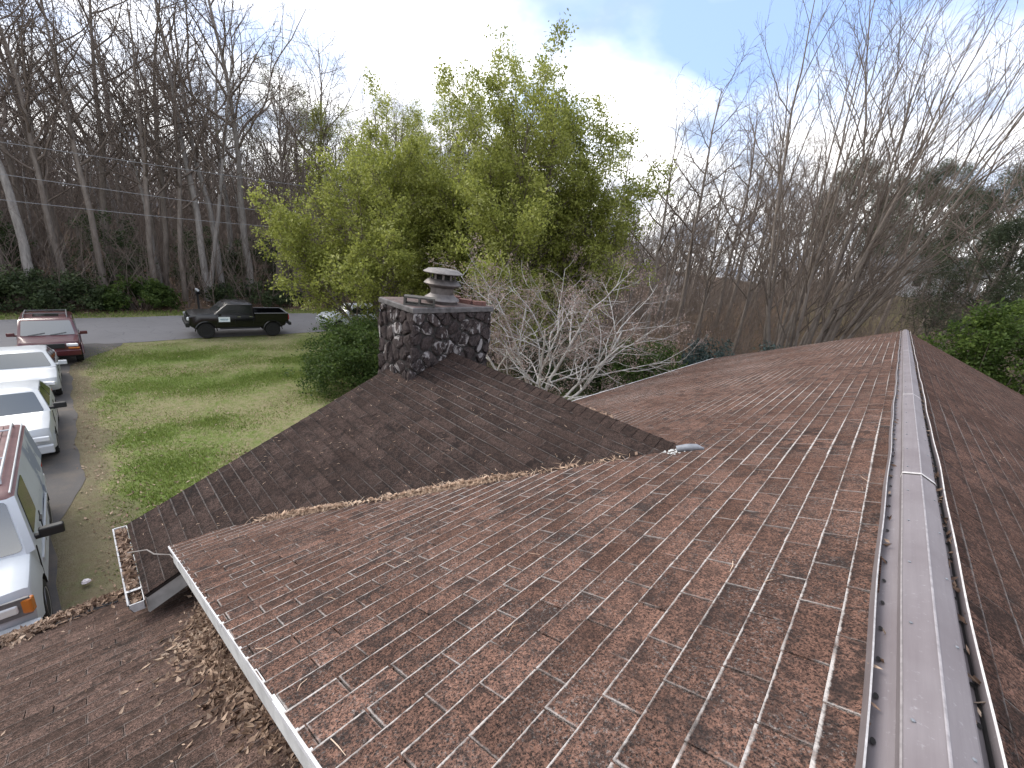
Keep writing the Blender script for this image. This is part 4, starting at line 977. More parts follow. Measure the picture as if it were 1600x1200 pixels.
# second: white pickup-style car with black mirrors, only its cab shows
c2 = dict(hw=.88, sill=.32, wr=.33, fx=1.35, rx=-1.42, nose=.16, paint='p_white', tw=.2,
    top=[(2.20, .55), (2.19, .80), (2.08, .92), (1.4, .98), (.80, 1.02), (0, 1.03), (-1.2, 1.04), (-2.05, 1.03), (-2.22, .95), (-2.25, .55)],
    belt=(.88, -1.75, .85, 1.01), roof=(.15, -1.0, .65, 1.47), windows=[(.06, .52), (.55, .93)], mirror=(.62, 1.0), mw=.24, mirpaint='trim_black', handles=[-.1], hz=.88, seams=[.7, -.4],
    lights=[('headlight', 2.16, .62, .70, .04, .18, .06, 'lens', .1), ('tail_light', -2.22, .68, .80, .03, .15, .07, 'redlens', 0)],
    extra=[('grille', 2.19, 0, .70, .02, .38, .06, 'trim_black'), ('front_bumper', 2.22, 0, .45, .06, .84, .10, 'p_white'), ('rear_bumper', -2.26, 0, .48, .06, .84, .10, 'p_white'), ('dash_paper', .62, .42, 1.09, .07, .06, .012, 'paper')])
o2 = make_car('coupe_car', 'white two door car with black mirrors, second from the house on the driveway', 'car', (-16.45, -1.62, GZ(-16.45)), 0, c2)
c3 = dict(hw=.88, sill=.32, wr=.33, fx=1.35, rx=-1.42, nose=.24, paint='p_white', tw=.2, rim='rim_white',
    top=[(2.25, .50), (2.24, .66), (2.10, .78), (1.5, .88), (.95, .95), (0, .98), (-1.2, 1.02), (-2.05, 1.02), (-2.24, .9), (-2.26, .5)],
    belt=(1.02, -1.70, .85, .97), roof=(.22, -.9, .62, 1.42), windows=[(.08, .46), (.49, .90)], mirror=(.72, .95), mw=.22, mirpaint='p_white', handles=[-.1, -.95], hz=.84, seams=[.75, -.25, -1.2],
    lights=[('headlight', 2.14, .62, .63, .06, .18, .06, 'lens', .35), ('tail_light', -2.22, .68, .82, .03, .15, .07, 'redlens', 0)],
    extra=[('grille', 2.23, 0, .58, .03, .52, .13, 'trim_black'), ('rear_bumper', -2.26, 0, .48, .06, .84, .10, 'p_white')])
o3 = make_car('sedan_car', 'white sedan with white mirrors parked behind the red vehicle, third from the house', 'car', (-22.35, -1.52, GZ(-22.35)), 0, c3)
c4 = dict(hw=.94, sill=.42, wr=.37, fx=1.42, rx=-1.45, nose=.18, paint='p_red', tw=.24, flare='p_red',
    top=[(2.34, .62), (2.33, .92), (2.22, 1.04), (1.6, 1.10), (1.05, 1.15), (0, 1.16), (-1.4, 1.17), (-2.22, 1.17), (-2.36, .95), (-2.38, .62)],
    belt=(1.12, -2.32, .91, 1.14), roof=(.50, -2.16, .79, 1.82), windows=[(.06, .40), (.42, .68), (.71, .95)], mirror=(.82, 1.12), mw=.24, mirpaint='p_red', handles=[-.05, -.95], hz=1.0, seams=[.85, -.15, -1.1],
    lights=[('headlight', 2.28, .66, .90, .05, .18, .06, 'lens', .2), ('turn_signal', 2.30, .70, .77, .04, .17, .035, 'amber', .2), ('tail_light', -2.34, .82, 1.0, .03, .07, .18, 'redlens', 0)],
    extra=[('grille', 2.34, 0, .88, .03, .44, .10, 'trim_black'), ('front_bumper', 2.37, 0, .58, .08, .90, .12, 'p_red'), ('rear_bumper', -2.42, 0, .58, .08, .9, .1, 'p_red')])
c4['wipers'] = [(0, -.6, .5), (0, .05, .5)]
o4 = make_car('red_suv', 'dark red utility vehicle with roof rails parked at the road end of the driveway', 'car', (-28.0, -.86, GZ(-28.0)), .04, c4)
for sg in (-1, 1):
    m = MB(); m.tube([(.15, sg*.66, 1.81), (.05, sg*.66, 1.91), (-1.85, sg*.66, 1.91), (-2.0, sg*.66, 1.81)], .022, 6); m.build('roof_rail', M['trim_grey'], o4, 40)
for xx in (-.5, -1.7):
    m = MB(); m.tube([(xx, -.66, 1.915), (xx, .66, 1.915)], .02, 6); m.build('rack_crossbar', M['trim_grey'], o4, 40)
m = MB(); m.box((-.5, 0, 1.835), (.4, .40, .012)); m.build('sunroof', M['glass_dark'], o4)
for o, x in ((o1, -9.7), (o2, -16.4), (o3, -22.3), (o4, -28.)): tilt_to_slope(o, x)
# black lifted pickup on the road
trk = dict(hw=1.0, sill=.66, wr=.46, fx=1.90, rx=-1.80, nose=.10, paint='p_black', tw=.32, flare='p_black', rim='trim_black',
    top=[(2.80, .85), (2.79, 1.26), (2.68, 1.40), (2.2, 1.45), (1.30, 1.47), (.6, 1.46), (-.72, 1.46), (-.80, .98), (-2.66, .98), (-2.72, .80)],
    belt=(1.46, -.78, .97, 1.45), roof=(.72, -.70, .83, 2.08), windows=[(.10, .52), (.55, .93)], mirror=(1.14, 1.42), mw=.24, mirpaint='p_black', handles=[.12, -.55], hz=1.30, handpaint='chrome', seams=[1.3, .33, -.66],
    lights=[('headlight', 2.72, .76, 1.18, .06, .19, .09, 'lens', .25), ('tail_light', -2.80, .93, 1.24, .03, .06, .16, 'redlens', 0)],
    extra=[('grille', 2.79, 0, 1.14, .03, .50, .16, 'trim_black'), ('front_bumper', 2.80, 0, .82, .10, .98, .13, 'trim_black'), ('tailgate', -2.76, 0, 1.20, .045, .93, .27, 'p_black'), ('rear_bumper', -2.88, 0, .80, .09, .96, .09, 'trim_black'),
           ('bed_wall', -1.75, .955, 1.22, .97, .045, .265, 'p_black'), ('bed_wall', -1.75, -.955, 1.22, .97, .045, .265, 'p_black'), ('bed_rail', -1.75, .955, 1.50, .98, .05, .014, 'trim_grey'), ('bed_rail', -1.75, -.955, 1.50, .98, .05, .014, 'trim_grey'), ('tailgate_cap', -2.76, 0, 1.485, .05, .9, .012, 'trim_grey'),
           ('running_board', .1, 1.03, .60, 1.1, .09, .03, 'trim_black'), ('running_board', .1, -1.03, .60, 1.1, .09, .03, 'trim_black')])
yt = (5.64+9.17)/2; trk_loc = (-31.05, yt-.05, GZ(-31.0)+.01)
o5 = make_car('pickup_truck', 'lifted black crew cab pickup truck with white door sign parked on the road', 'truck', trk_loc, -math.pi/2 - .08, trk); o5.scale = (.97, 1.0, 1.02)
m = MB(); m.box((.92, 1.012, 1.14), (.30, .006, .15)); sg_ = m.build('door_sign', M['sign_white'], o5)
g = random.Random(6); m = MB(); x = .72
while x < 1.12:
    w = g.uniform(.012, .03); m.box((x+w, 1.0205, 1.15+g.uniform(-.006, .006)), (w, .002, .030)); x += w*2+.012
m.box((.92, 1.0205, 1.07), (.17, .002, .010)); m.build('sign_lettering', M['sign_ink'], sg_)
m = MB(); m.box((-1.2, .5, 1.03), (.3, .2, .04)); tag_o = m.build('bed_tool', M['sign_white'], o5)
# white car mostly hidden behind the bush
c6 = dict(c2); c6['paint'] = 'p_white'; c6['sill'] = .45
c6.update(hw=.93, wr=.37, fx=1.5, rx=-1.5, top=[(2.4, .65), (2.39, .95), (2.25, 1.07), (1.6, 1.13), (1.05, 1.18), (0, 1.18), (-1.4, 1.18), (-2.2, 1.18), (-2.38, .98), (-2.4, .65)], belt=(1.1, -2.3, .90, 1.16), roof=(.35, -2.05, .70, 1.80), mirror=(.8, 1.14), mirpaint='p_white', hz=1.02, mw=.22,
   lights=[('headlight', 2.36, .68, .88, .05, .17, .07, 'lens', .15), ('tail_light', -2.38, .82, 1.0, .03, .07, .17, 'redlens', 0)], extra=[('grille', 2.38, 0, .86, .03, .44, .08, 'trim_black'), ('front_bumper', 2.42, 0, .58, .07, .9, .1, 'p_white'), ('rear_bumper', -2.42, 0, .58, .07, .9, .1, 'p_white')])
o6 = make_car('parked_suv', 'white vehicle on the road half hidden behind the green bush and leafy tree', 'car', (-31.4, 15.2, GZ(-31.4)+.01), -math.pi/2, c6)
# mailbox across the road
mb_ = empty('mailbox', (-38.0, 6.55, float(base_z(-38.0)))); tag(mb_, 'black mailbox with white top on a post behind the pickup bonnet', 'mailbox')
m = MB(); m.box((0, 0, .75), (.06, .06, .75)); m.build('post', M['trim_black'], mb_)
m = MB(); m.box((.05, 0, 1.55), (.26, .12, .07)); m.tube([(-.21, 0, 1.62), (.31, 0, 1.62)], .12, 12); m.build('box', M['trim_black'], mb_)
m = MB(); m.tube([(-.22, 0, 1.78), (.32, 0, 1.78)], .085, 10); m.build('top_cover', M['p_white'], mb_)
# power lines over the far side of the road
for k, (pa, pb, D, lb) in enumerate([((0, 272), (480, 336), 36.5, 'upper pale overhead cable crossing the wood beyond the road'), ((0, 312), (420, 352), 37.5, 'lower pale overhead cable crossing the wood beyond the road'), ((0, 222), (560, 300), 38.5, 'faint topmost overhead cable in front of the bare wood')]):
    A_, B_ = [CAM + ray(*q)*((-D-CAM[0])/ray(*q)[0]) for q in (pa, pb)]
    A_, B_ = Vector(A_), Vector(B_); d = B_-A_; A2, B2 = A_-d*1.2, B_+d*1.6; pts = [A2.lerp(B2, i/30)+Vector((0, 0, -.9*4*(i/30)*(1-i/30)+.9*4*.32*.68)) for i in range(31)]
    m = MB(); m.tube(pts, .016, 5); tag(m.build('power_cable', M['wire']), lb, 'cable', 'power cables along the road')
# ------------------------------------------------------------------ trees and bushes
M['bark_dogtwig'] = bark_mat('pale_grey_twig', (.13, .11, .105), (.27, .245, .24), 14)
class Skel:
    def __init__(s, seed): s.g = random.Random(seed); s.A = []; s.B = []; s.ra = []; s.rb = []; s.lv = []; s.tw = []
    def seg(s, a, b, ra, rb, lv): s.A.append(a); s.B.append(b); s.ra.append(ra); s.rb.append(rb); s.lv.append(lv)
    def grow(s, p, d, L, r, lv, cfg):
        g = s.g; c = cfg[lv]; n = max(2, int(round(L/c['seg']))); st = L/n; p = Vector(p); d = Vector(d).normalized()
        tip = c.get('tip', .3); nodes = []
        for i in range(n):
            f = (i+1)/n; w = c['wob']
            d = (d + Vector((g.gauss(0, w), g.gauss(0, w), g.gauss(0, w*.6))) + Vector((0, 0, c['up']))*(st)).normalized()
            q = p + d*st; ra = r*(1-(1-tip)*(i/n)); rb = r*(1-(1-tip)*f); s.seg(p, q, ra, rb, lv); nodes.append((p, q, d.copy(), ra, i/n)); p = q
        if lv+1 < len(cfg):
            k = c['kids']; k = max(1, int(k*g.uniform(.8, 1.25)))
            for j in range(k):
                f = c['start'] + (1-c['start'])*((j+g.random())/k); idx = min(n-1, int(f*n)); a, b, dd, rr, _ = nodes[idx]; t_ = f*n-idx
                pos = a.lerp(b, min(1, max(0, t_))); ang = math.radians(g.uniform(*c['ang'])); az = j*2.4 + g.uniform(-.8, .8) + s.g.random()*.3
                ax = dd.cross(Vector((0, 0, 1)));  ax = Vector((1, 0, 0)) if ax.length < .05 else ax.normalized(); bx = dd.cross(ax).normalized()
                nd = dd*math.cos(ang) + (ax*math.cos(az)+bx*math.sin(az))*math.sin(ang)
                if c.get('flat'): nd.z *= c['flat']
                LL = c['len']*L*g.uniform(.65, 1.25)*(1-c.get('fall', .55)*(f-c['start'])/(1-c['start']+1e-6))
                s.grow(pos, nd, LL, max(min(rr*.62, r*c['rr']*g.uniform(.75, 1.2)), cfg[lv+1].get('rmin', .006)), lv+1, cfg)
        else: s.tw.append((nodes[-1][1], d.copy())); 
        if lv+1 >= len(cfg) and n > 1: s.tw.append((nodes[n//2][1], d.copy()))
    def mesh(s, sel, sides):
        A = np.array([tuple(a) for a, k in zip(s.A, sel) if k]); B = np.array([tuple(b) for b, k in zip(s.B, sel) if k])
        ra = np.array([x for x, k in zip(s.ra, sel) if k]); rb = np.array([x for x, k in zip(s.rb, sel) if k])
        D = B-A; D /= np.linalg.norm(D, axis=1, keepdims=True)+1e-9; ref = np.where(np.abs(D[:, 2:3]) > .9, np.array([[1., 0, 0]]), np.array([[0, 0, 1.]]))
        X = np.cross(D, ref); X /= np.linalg.norm(X, axis=1, keepdims=True); Y = np.cross(D, X); n = len(A); V = np.empty((n, 2*sides, 3))
        for k in range(sides):
            a = 2*np.pi*k/sides; o = X*math.cos(a)+Y*math.sin(a); V[:, k] = A+o*ra[:, None]-D*ra[:, None]*.2; V[:, sides+k] = B+o*rb[:, None]
        f = np.array([[k, (k+1) % sides, sides+(k+1) % sides, sides+k] for k in range(sides)]); F = (np.arange(n)[:, None, None]*2*sides+f[None]).reshape(-1, 4)
        return V.reshape(-1, 3), F
def leaf_cloud(pts, n, spread, size, seed, wd=.5, up=.35):
    """leaf quads around the twig points"""
    g = np.random.default_rng(seed); P = np.array([tuple(p) for p, _ in pts]); i = g.integers(0, len(P), n)
    C_ = P[i] + g.normal(0, spread, (n, 3)); N = g.normal(0, 1, (n, 3)); N[:, 2] += up; N /= np.linalg.norm(N, axis=1, keepdims=True)
    T = g.normal(0, 1, (n, 3)); T -= N*(T*N).sum(1, keepdims=True); T /= np.linalg.norm(T, axis=1, keepdims=True); B = np.cross(N, T); s = (size*g.uniform(.6, 1.4, n))[:, None]
    V = np.stack([C_-T*s, C_+B*s*wd-N*s*.15, C_+T*s, C_-B*s*wd-N*s*.15], 1).reshape(-1, 3); F = np.arange(4*n).reshape(-1, 4)
    cl = g.random(len(P)); rn = np.clip(cl[i]*.55+g.random(n)*.45, 0, 1); return V, F, rn
def make_tree(name, seed, cfg, stems, bark='bark', twig='twig', leaf=None, tl=1, sides=(7, 4)):
    """stems: list of (base, dir, length, radius); returns root Empty with trunk, branches, foliage"""
    sk = Skel(seed)
    for st in stems: sk.grow(st[0], st[1], st[2], st[3], 0, cfg)
    root = empty(name); lv = sk.lv
    V, F = sk.mesh([l < tl for l in lv], sides[0]); soup('trunk', V, F, M[bark], root, smooth=True)
    V, F = sk.mesh([l >= tl for l in lv], sides[1])
    cr = soup('crown' if leaf is None else 'branches', V, F, M[twig], root, smooth=True)
    if leaf:
        n, spread, size, mat, wd = leaf; V, F, R = leaf_cloud([q for q in sk.tw if sk.g.random() < .6], n, spread, size, seed+1, wd); soup('crown', V, F, M[mat], root, rn=R)
    return root
def inst(proto, used, x, y, rz, sc, label, group=None, cat='tree', z=None, first=[None]):
    o = proto if not used.get(proto.name) else copy_tree(proto); used[proto.name] = True
    o.location = (x, y, (float(gz(x, y)) if z is None else z)-.05); o.rotation_euler = (0, 0, rz); o.scale = (sc, sc, sc) if not isinstance(sc, tuple) else sc
    tag(o, label, cat, group); return o
USED = {}
# bare forest trees
def forest_cfg(kids, start, lo):
    return [dict(seg=1.1, wob=.032, up=.06, kids=kids, start=start, ang=(28, 62), len=.40, rr=.40, tip=.12, fall=.6),
            dict(seg=.7, wob=.13, up=.10, kids=7, start=.18, ang=(25, 60), len=.46, rr=.45, tip=.2, rmin=.022, fall=.5),
            dict(seg=.5, wob=.16, up=.10, kids=5, start=.15, ang=(22, 60), len=.50, rr=.5, tip=.35, rmin=.013, fall=.4),
            dict(seg=.4, wob=.16, up=.12, kids=0, start=.2, ang=(20, 50), len=.5, rr=.5, tip=.5, rmin=.010)]
FP = []
for k, (H_, r0, kids, start) in enumerate([(22, .24, 20, .34), (24, .30, 20, .42), (20, .17, 18, .30), (22, .22, 19, .36), (18, .13, 17, .28), (24, .25, 18, .44)]):
    g = random.Random(k); FP.append(make_tree('bare_tree', 300+k, forest_cfg(kids, start, 0), [((0, 0, -.2), (g.uniform(-.04, .04), g.uniform(-.04, .04), 1), H_, r0)], ['bark', 'bark_pale', 'bark', 'bark', 'bark_pale', 'bark'][k], 'twig_dark' if k % 2 == 0 else 'twig'))
fork = make_tree('bare_tree', 320, forest_cfg(13, .35, 0), [((0, 0, -.2), (-.06, .02, 1), 24, .32), ((.1, .25, 1.2), (.03, .16, 1), 22, .20)], 'bark_pale', 'twig')
budt = make_tree('budding_tree', 330, forest_cfg(16, .38, 0), [((0, 0, -.2), (.02, 0, 1), 19, .2)], 'bark', 'twig', (9000, .16, .05, 'bud_green', .5))
for o in FP + [fork, budt]: o.name = 'bare_tree' if o is not budt else 'budding_tree'
def pixpos(u, v, x): w = ray(u, v); p = CAM + w*((x-CAM[0])/w[0]); return p[0], p[1]
named = [(fork, 326, 470, -43, .92, 0.2, 'tall pale forked bare tree rising behind the pickup cab'), (FP[1], 352, 478, -44, .92, 1.4, 'pale straight trunk just right of the forked tree behind the pickup'),
         (FP[0], 168, 470, -43, .95, 2.2, 'dark trunk with crooked limbs above the road bush'), (FP[3], 262, 470, -46, 1.05, .5, 'bare tree with leaning pale trunk between road bush and pickup'),
         (budt, 448, 440, -47, 1.0, 1.1, 'bare tree with greenish buds at the edge of the wood left of the leafy tree'), (FP[2], 20, 470, -44, 1.1, 3.1, 'bare dark tree at the left edge of the wood')]
for pr, u, v, x, sc, rz, lb in named:
    X, Y = pixpos(u, v, x); inst(pr, USED, X, Y, rz, sc, lb)
g = random.Random(77); pts = []
def far_ok(x, y, d): return all((x-a)**2+(y-b)**2 > d*d for a, b in pts)
LB1 = 'bare grey brown tree standing in the wood beyond the road'
n = 0
for tries in range(4000):
    if n >= 185: break
    x = -41-abs(g.gauss(0, 1))*22; y = g.uniform(-16, 62)*(-x/48)
    if x < -105 or not far_ok(x, y, 1.6): continue
    pts.append((x, y)); n += 1; k_ = g.randrange(6); s_ = g.uniform(.72, 1.12) if g.random() < .7 else g.uniform(.4, .7)
    far_ = 'at the front of' if x > -48 else ('midway into' if x > -60 else 'deep in'); sd_ = 'left of the dark trunk' if y < 2*(-x/46) else ('behind the pickup' if y < 9*(-x/41) else 'behind the leafy trees')
    inst(FP[k_], USED, x, y, g.uniform(0, 6.3), s_, f"{['tall dark', 'thick pale', 'medium dark', 'straight brown', 'slim pale', 'high crowned'][k_] if s_ > .7 else 'young thin'} bare tree {far_} the roadside wood, {sd_}", 'bare trees in the wood beyond the road')
# woods behind the house, to the right
LB2 = 'bare tree in the wood behind the far end of the roof'
n = 0
for tries in range(4000):
    if n >= 110: break
    y = g.uniform(29, 82); x = g.uniform(-34, 14)*(y/45)
    if not far_ok(x, y, 2.0) or (abs(x+3.5) < 3.5 and y < 33) or x < -.62*y-4 and y < 45: continue
    if abs(x - .01*y) < 5.5 and y < 66: continue
    pts.append((x, y)); n += 1; inst(FP[[0, 2, 3, 4, 5][g.randrange(5)]], USED, x, y, g.uniform(0, 6.3), g.uniform(.42, .78) if y < 60 else g.uniform(.6, .9), f"bare tree {'close' if y < 45 else ('some way' if y < 62 else 'far')} behind the house, {'behind the leafy tree' if x < -.55*y else ('left of the many stemmed clump' if x < -.16*y else ('near the far ridge end' if x < .06*y else 'right of the far ridge end'))}", 'bare trees in the wood behind the house')
for (u, v, D, sc, lb) in [(1010, 520, 27, .64, 'slender bare tree with dark crooked trunk right of the leafy tree'), (975, 500, 31, .7, 'bare tree partly hidden by the right edge of the leafy crown'), (1085, 520, 30, .5, 'small bare tree above the blue leaved shrub'), (1035, 500, 38, .82, 'second slender bare tree right of the leafy tree'), (1160, 500, 33, .55, 'bare tree just left of the many stemmed clump'), (1060, 500, 34, .78, 'bare tree with fine twigs left of the many stemmed clump'), (1130, 470, 40, .8, 'thin bare tree close behind the left side of the many stemmed clump'),
                          (1340, 510, 33, .42, 'slim leaning bare tree just left of the far ridge end'), (1440, 520, 30, .42, 'slim bare tree just right of the far ridge end'), (1480, 500, 36, .55, 'bare tree between the far ridge end and the bright right hand shrub'), (1575, 430, 34, .6, 'bare tree at the right edge above the bright shrub')]:
    w = ray(u, v); w = w/np.hypot(w[0], w[1]); inst(FP[[0, 5, 2, 4, 4, 3, 0][int(D) % 7]], USED, CAM[0]+w[0]*D, CAM[1]+w[1]*D, D, sc, lb)
# undergrowth saplings (cannot be counted)
def thicket(name, label, n, area, seed, hmin, hmax, rad=.012, mat='twig', avoid=None):
    g = np.random.default_rng(seed); x = g.uniform(area[0], area[1], n); y = g.uniform(area[2], area[3], n)
    if avoid is not None: k = ~avoid(x, y); x, y = x[k], y[k]; n = len(x)
    z = gz(x, y); h = g.uniform(hmin, hmax, n)**1.0; sk = Skel(seed); r_ = random.Random(seed)
    for i in range(n):
        p = Vector((x[i], y[i], z[i]-.1)); d = Vector((r_.gauss(0, .22), r_.gauss(0, .22), 1)).normalized(); L = h[i]; pr = p
        for k in range(4):
            d = (d+Vector((r_.gauss(0, .12), r_.gauss(0, .12), 0))).normalized(); q = pr+d*L/4; rr = rad*(1.5-.3*k); sk.seg(pr, q, rr, rr*.8, 0)
            for m_ in range(2):
                e = (d+Vector((r_.gauss(0, .7), r_.gauss(0, .7), r_.uniform(-.1, .5)))).normalized(); t_ = q+e*L*r_.uniform(.12, .3); sk.seg(q, t_, rr*.55, rr*.35, 0)
                e2 = (e+Vector((r_.gauss(0, .5), r_.gauss(0, .5), .2))).normalized(); sk.seg(t_, t_+e2*L*.12, rr*.35, rr*.25, 0)
            pr = q
    V, F = sk.mesh([True]*len(sk.A), 3); return tag(soup(name, V, F, M[mat]), label, 'undergrowth', kind='stuff')
thicket('wood_undergrowth', 'tangle of thin saplings on the floor of the wood beyond the road', 3600, (-74, -39.5, -18, 64), 51, 1.5, 8.5, .024, 'twig')
thicket('far_wood_mass', 'far mass of bare grey woodland beyond the road', 3600, (-150, -70, -60, 180), 52, 8, 17, .09, 'twig')
thicket('rear_undergrowth', 'tangled brown brush and saplings behind the house', 5200, (-38, 26, 24.5, 66), 53, .7, 4.6, .017, 'twig', lambda x, y: (np.abs(x+3.5) < 2.2) & (y < 30))
thicket('far_rear_wood', 'far bare woodland on the rise behind the house', 2600, (-120, 70, 68, 150), 54, 5, 12, .055, 'twig', lambda x, y: (np.abs(x-.0) < 9) & (y < 95))
def litter(g, n):
    x = g.uniform(-60, -38.5, n); y = g.uniform(-16, 45, n); return np.stack([x, y, gz(x, y)+.04], 1)
V, F, R = flat_leaves(9000, 57, litter, .13, .4); tag(soup('wood_leaf_litter', V, F, M['dryleaf'], rn=R), 'brown leaf litter on the floor of the wood beyond the road', 'leaves', kind='stuff')

# large leafy spring tree behind the chimney
lc = [dict(seg=.8, wob=.06, up=.06, kids=16, start=.14, ang=(26, 60), len=.43, rr=.42, tip=.12, fall=.32),
      dict(seg=.6, wob=.10, up=.10, kids=8, start=.12, ang=(24, 58), len=.42, rr=.42, tip=.2, rmin=.014, fall=.45),
      dict(seg=.45, wob=.14, up=.12, kids=5, start=.1, ang=(25, 60), len=.45, rr=.5, tip=.35, rmin=.008, fall=.4),
      dict(seg=.35, wob=.15, up=.15, kids=0, start=.2, ang=(20, 50), len=.5, rr=.5, tip=.5, rmin=.006)]
B0 = Vector((-17.0, 17.3, 0)); r_ = Vector((.70, .71, 0)); 
def bt_stem(a, lean, L, r): return ((a*.35*.70, a*.35*.71, -.3), (lean*.70+.05*a, lean*.71, 1), L, r)
big = make_tree('leafy_tree', 402, lc, [bt_stem(-.8, -.60, 11.4, .18), bt_stem(-.5, -.34, 12.0, .20), bt_stem(-.2, -.12, 12.2, .20), bt_stem(.1, .06, 12.6, .22), bt_stem(.5, .20, 12.4, .22), bt_stem(.8, .36, 11.8, .20), bt_stem(1, .58, 11.2, .18), bt_stem(1.1, .85, 8.6, .15), bt_stem(-1.2, -.95, 9.8, .15),
      ((.2, -.2, -.3), (.5, -.5, 1), 8.6, .14), ((-.2, -.2, -.3), (-.1, -.5, 1), 9.5, .14), ((.2, .2, -.3), (-.3, .4, 1), 10, .14)], 'bark', 'twig_dark', (235000, .18, .064, 'leaf_fresh', .55), 1)
inst(big, USED, -17.0, 17.6, 0, 1.07, 'broad fresh green leafy tree rising behind the stone chimney')
lc2 = [dict(lc[0], start=.34, kids=12), lc[1], lc[2], lc[3]]
low_ = make_tree('leafy_tree', 404, lc2, [bt_stem(-1, -.95, 8.4, .13), bt_stem(-.6, -.5, 9.0, .15), bt_stem(0, -.1, 9.4, .16), bt_stem(.5, .35, 8.6, .14), ((0, -.2, -.2), (.4, -.5, 1), 7.2, .11), ((0, .2, -.2), (-.5, .3, 1), 7.6, .12), bt_stem(-1.1, -1.5, 8.2, .11)], 'bark', 'twig_dark', (60000, .15, .068, 'leaf_fresh', .55), 1)
inst(low_, USED, -20.2, 12.4, 0, 1.0, 'lower spreading light green tree between the pickup and the chimney')
# airy half-leafed trees rising behind it
airy = make_tree('half_leafed_tree', 410, forest_cfg(15, .3, 0), [((0, 0, -.2), (0, 0, 1), 18, .16), ((.3, .3, -.2), (.12, .1, 1), 16, .13)], 'bark', 'twig', (20000, .2, .07, 'leaf_fresh', .5)); airy.name = 'half_leafed_tree'
for (u, v, D, sc, lb) in [(600, 380, 44, .95, 'airy half leafed tree above the left shoulder of the big leafy tree'), (690, 380, 40, 1.0, 'airy half leafed tree with upright stems behind the top of the big leafy tree'), (800, 380, 42, .9, 'thin half leafed tree showing over the middle of the big leafy crown'), (540, 400, 50, .95, 'bare topped half leafed tree between the budding tree and the big leafy tree')]:
    w = ray(u, v); w = w/np.hypot(w[0], w[1]); inst(airy, USED, CAM[0]+w[0]*D, CAM[1]+w[1]*D, D*1.7, sc, lb)
# low spreading flowering tree with lichen-white bark
dc = [dict(seg=.35, wob=.12, up=.03, kids=7, start=.34, ang=(30, 62), len=.56, rr=.62, tip=.35, fall=.25),
      dict(seg=.28, wob=.16, up=.0, kids=6, start=.2, ang=(25, 62), len=.55, rr=.55, tip=.3, rmin=.013, fall=.3, flat=.6),
      dict(seg=.22, wob=.18, up=.10, kids=6, start=.12, ang=(25, 62), len=.5, rr=.5, tip=.4, rmin=.006, fall=.3),
      dict(seg=.18, wob=.16, up=.25, kids=0, start=.2, ang=(20, 50), len=.5, rr=.5, tip=.5, rmin=.0045)]
dog = make_tree('flowering_tree', 437, dc, [((0, 0, 0), (-.35, -.3, 1), 4.3, .062), ((.05, 0, 0), (.1, .1, 1), 4.6, .070), ((.1, .1, 0), (.42, .38, 1), 4.5, .066), ((0, .1, 0), (.35, -.2, 1), 4.2, .055), ((0, -.1, 0), (-.2, .35, 1), 4.3, .055), ((.1, 0, .6), (.62, .58, 1), 3.8, .055), ((.1, 0, .9), (.0, -.1, 1), 4.0, .05)], 'bark_dog', 'bark_dogtwig', (26000, .07, .020, 'bud', .6), 3, (6, 3))
inst(dog, USED, -8.25, 10.15, 0, 1.08, 'low spreading tree with white lichen bark and pinkish buds right of the chimney')
# many-stemmed bare clump
cc = [dict(seg=.9, wob=.045, up=.03, kids=13, start=.18, ang=(18, 46), len=.36, rr=.42, tip=.12, fall=.5),
      dict(seg=.6, wob=.08, up=.14, kids=7, start=.12, ang=(16, 38), len=.42, rr=.45, tip=.2, rmin=.014, fall=.4),
      dict(seg=.5, wob=.11, up=.12, kids=4, start=.15, ang=(18, 45), len=.5, rr=.5, tip=.35, rmin=.008, fall=.3),
      dict(seg=.4, wob=.12, up=.1, kids=0, start=.2, ang=(20, 50), len=.5, rr=.5, tip=.5, rmin=.006)]
g = random.Random(5); st = []
for k in range(20):
    a = g.uniform(0, 6.28); l = g.uniform(.03, .42); st.append(((math.cos(a)*.85, math.sin(a)*.6, -.3), (math.cos(a)*l - .01, math.sin(a)*l*.8, 1), g.uniform(15.5, 21), g.uniform(.075, .13)))
clump = make_tree('multi_stem_tree', 441, cc, st, 'bark', 'twig_dark', None, 1, (6, 3))
inst(clump, USED, -3.7, 27.2, 0, 1.0, 'tall bare clump of many thin pale stems fanning out beyond the roof')
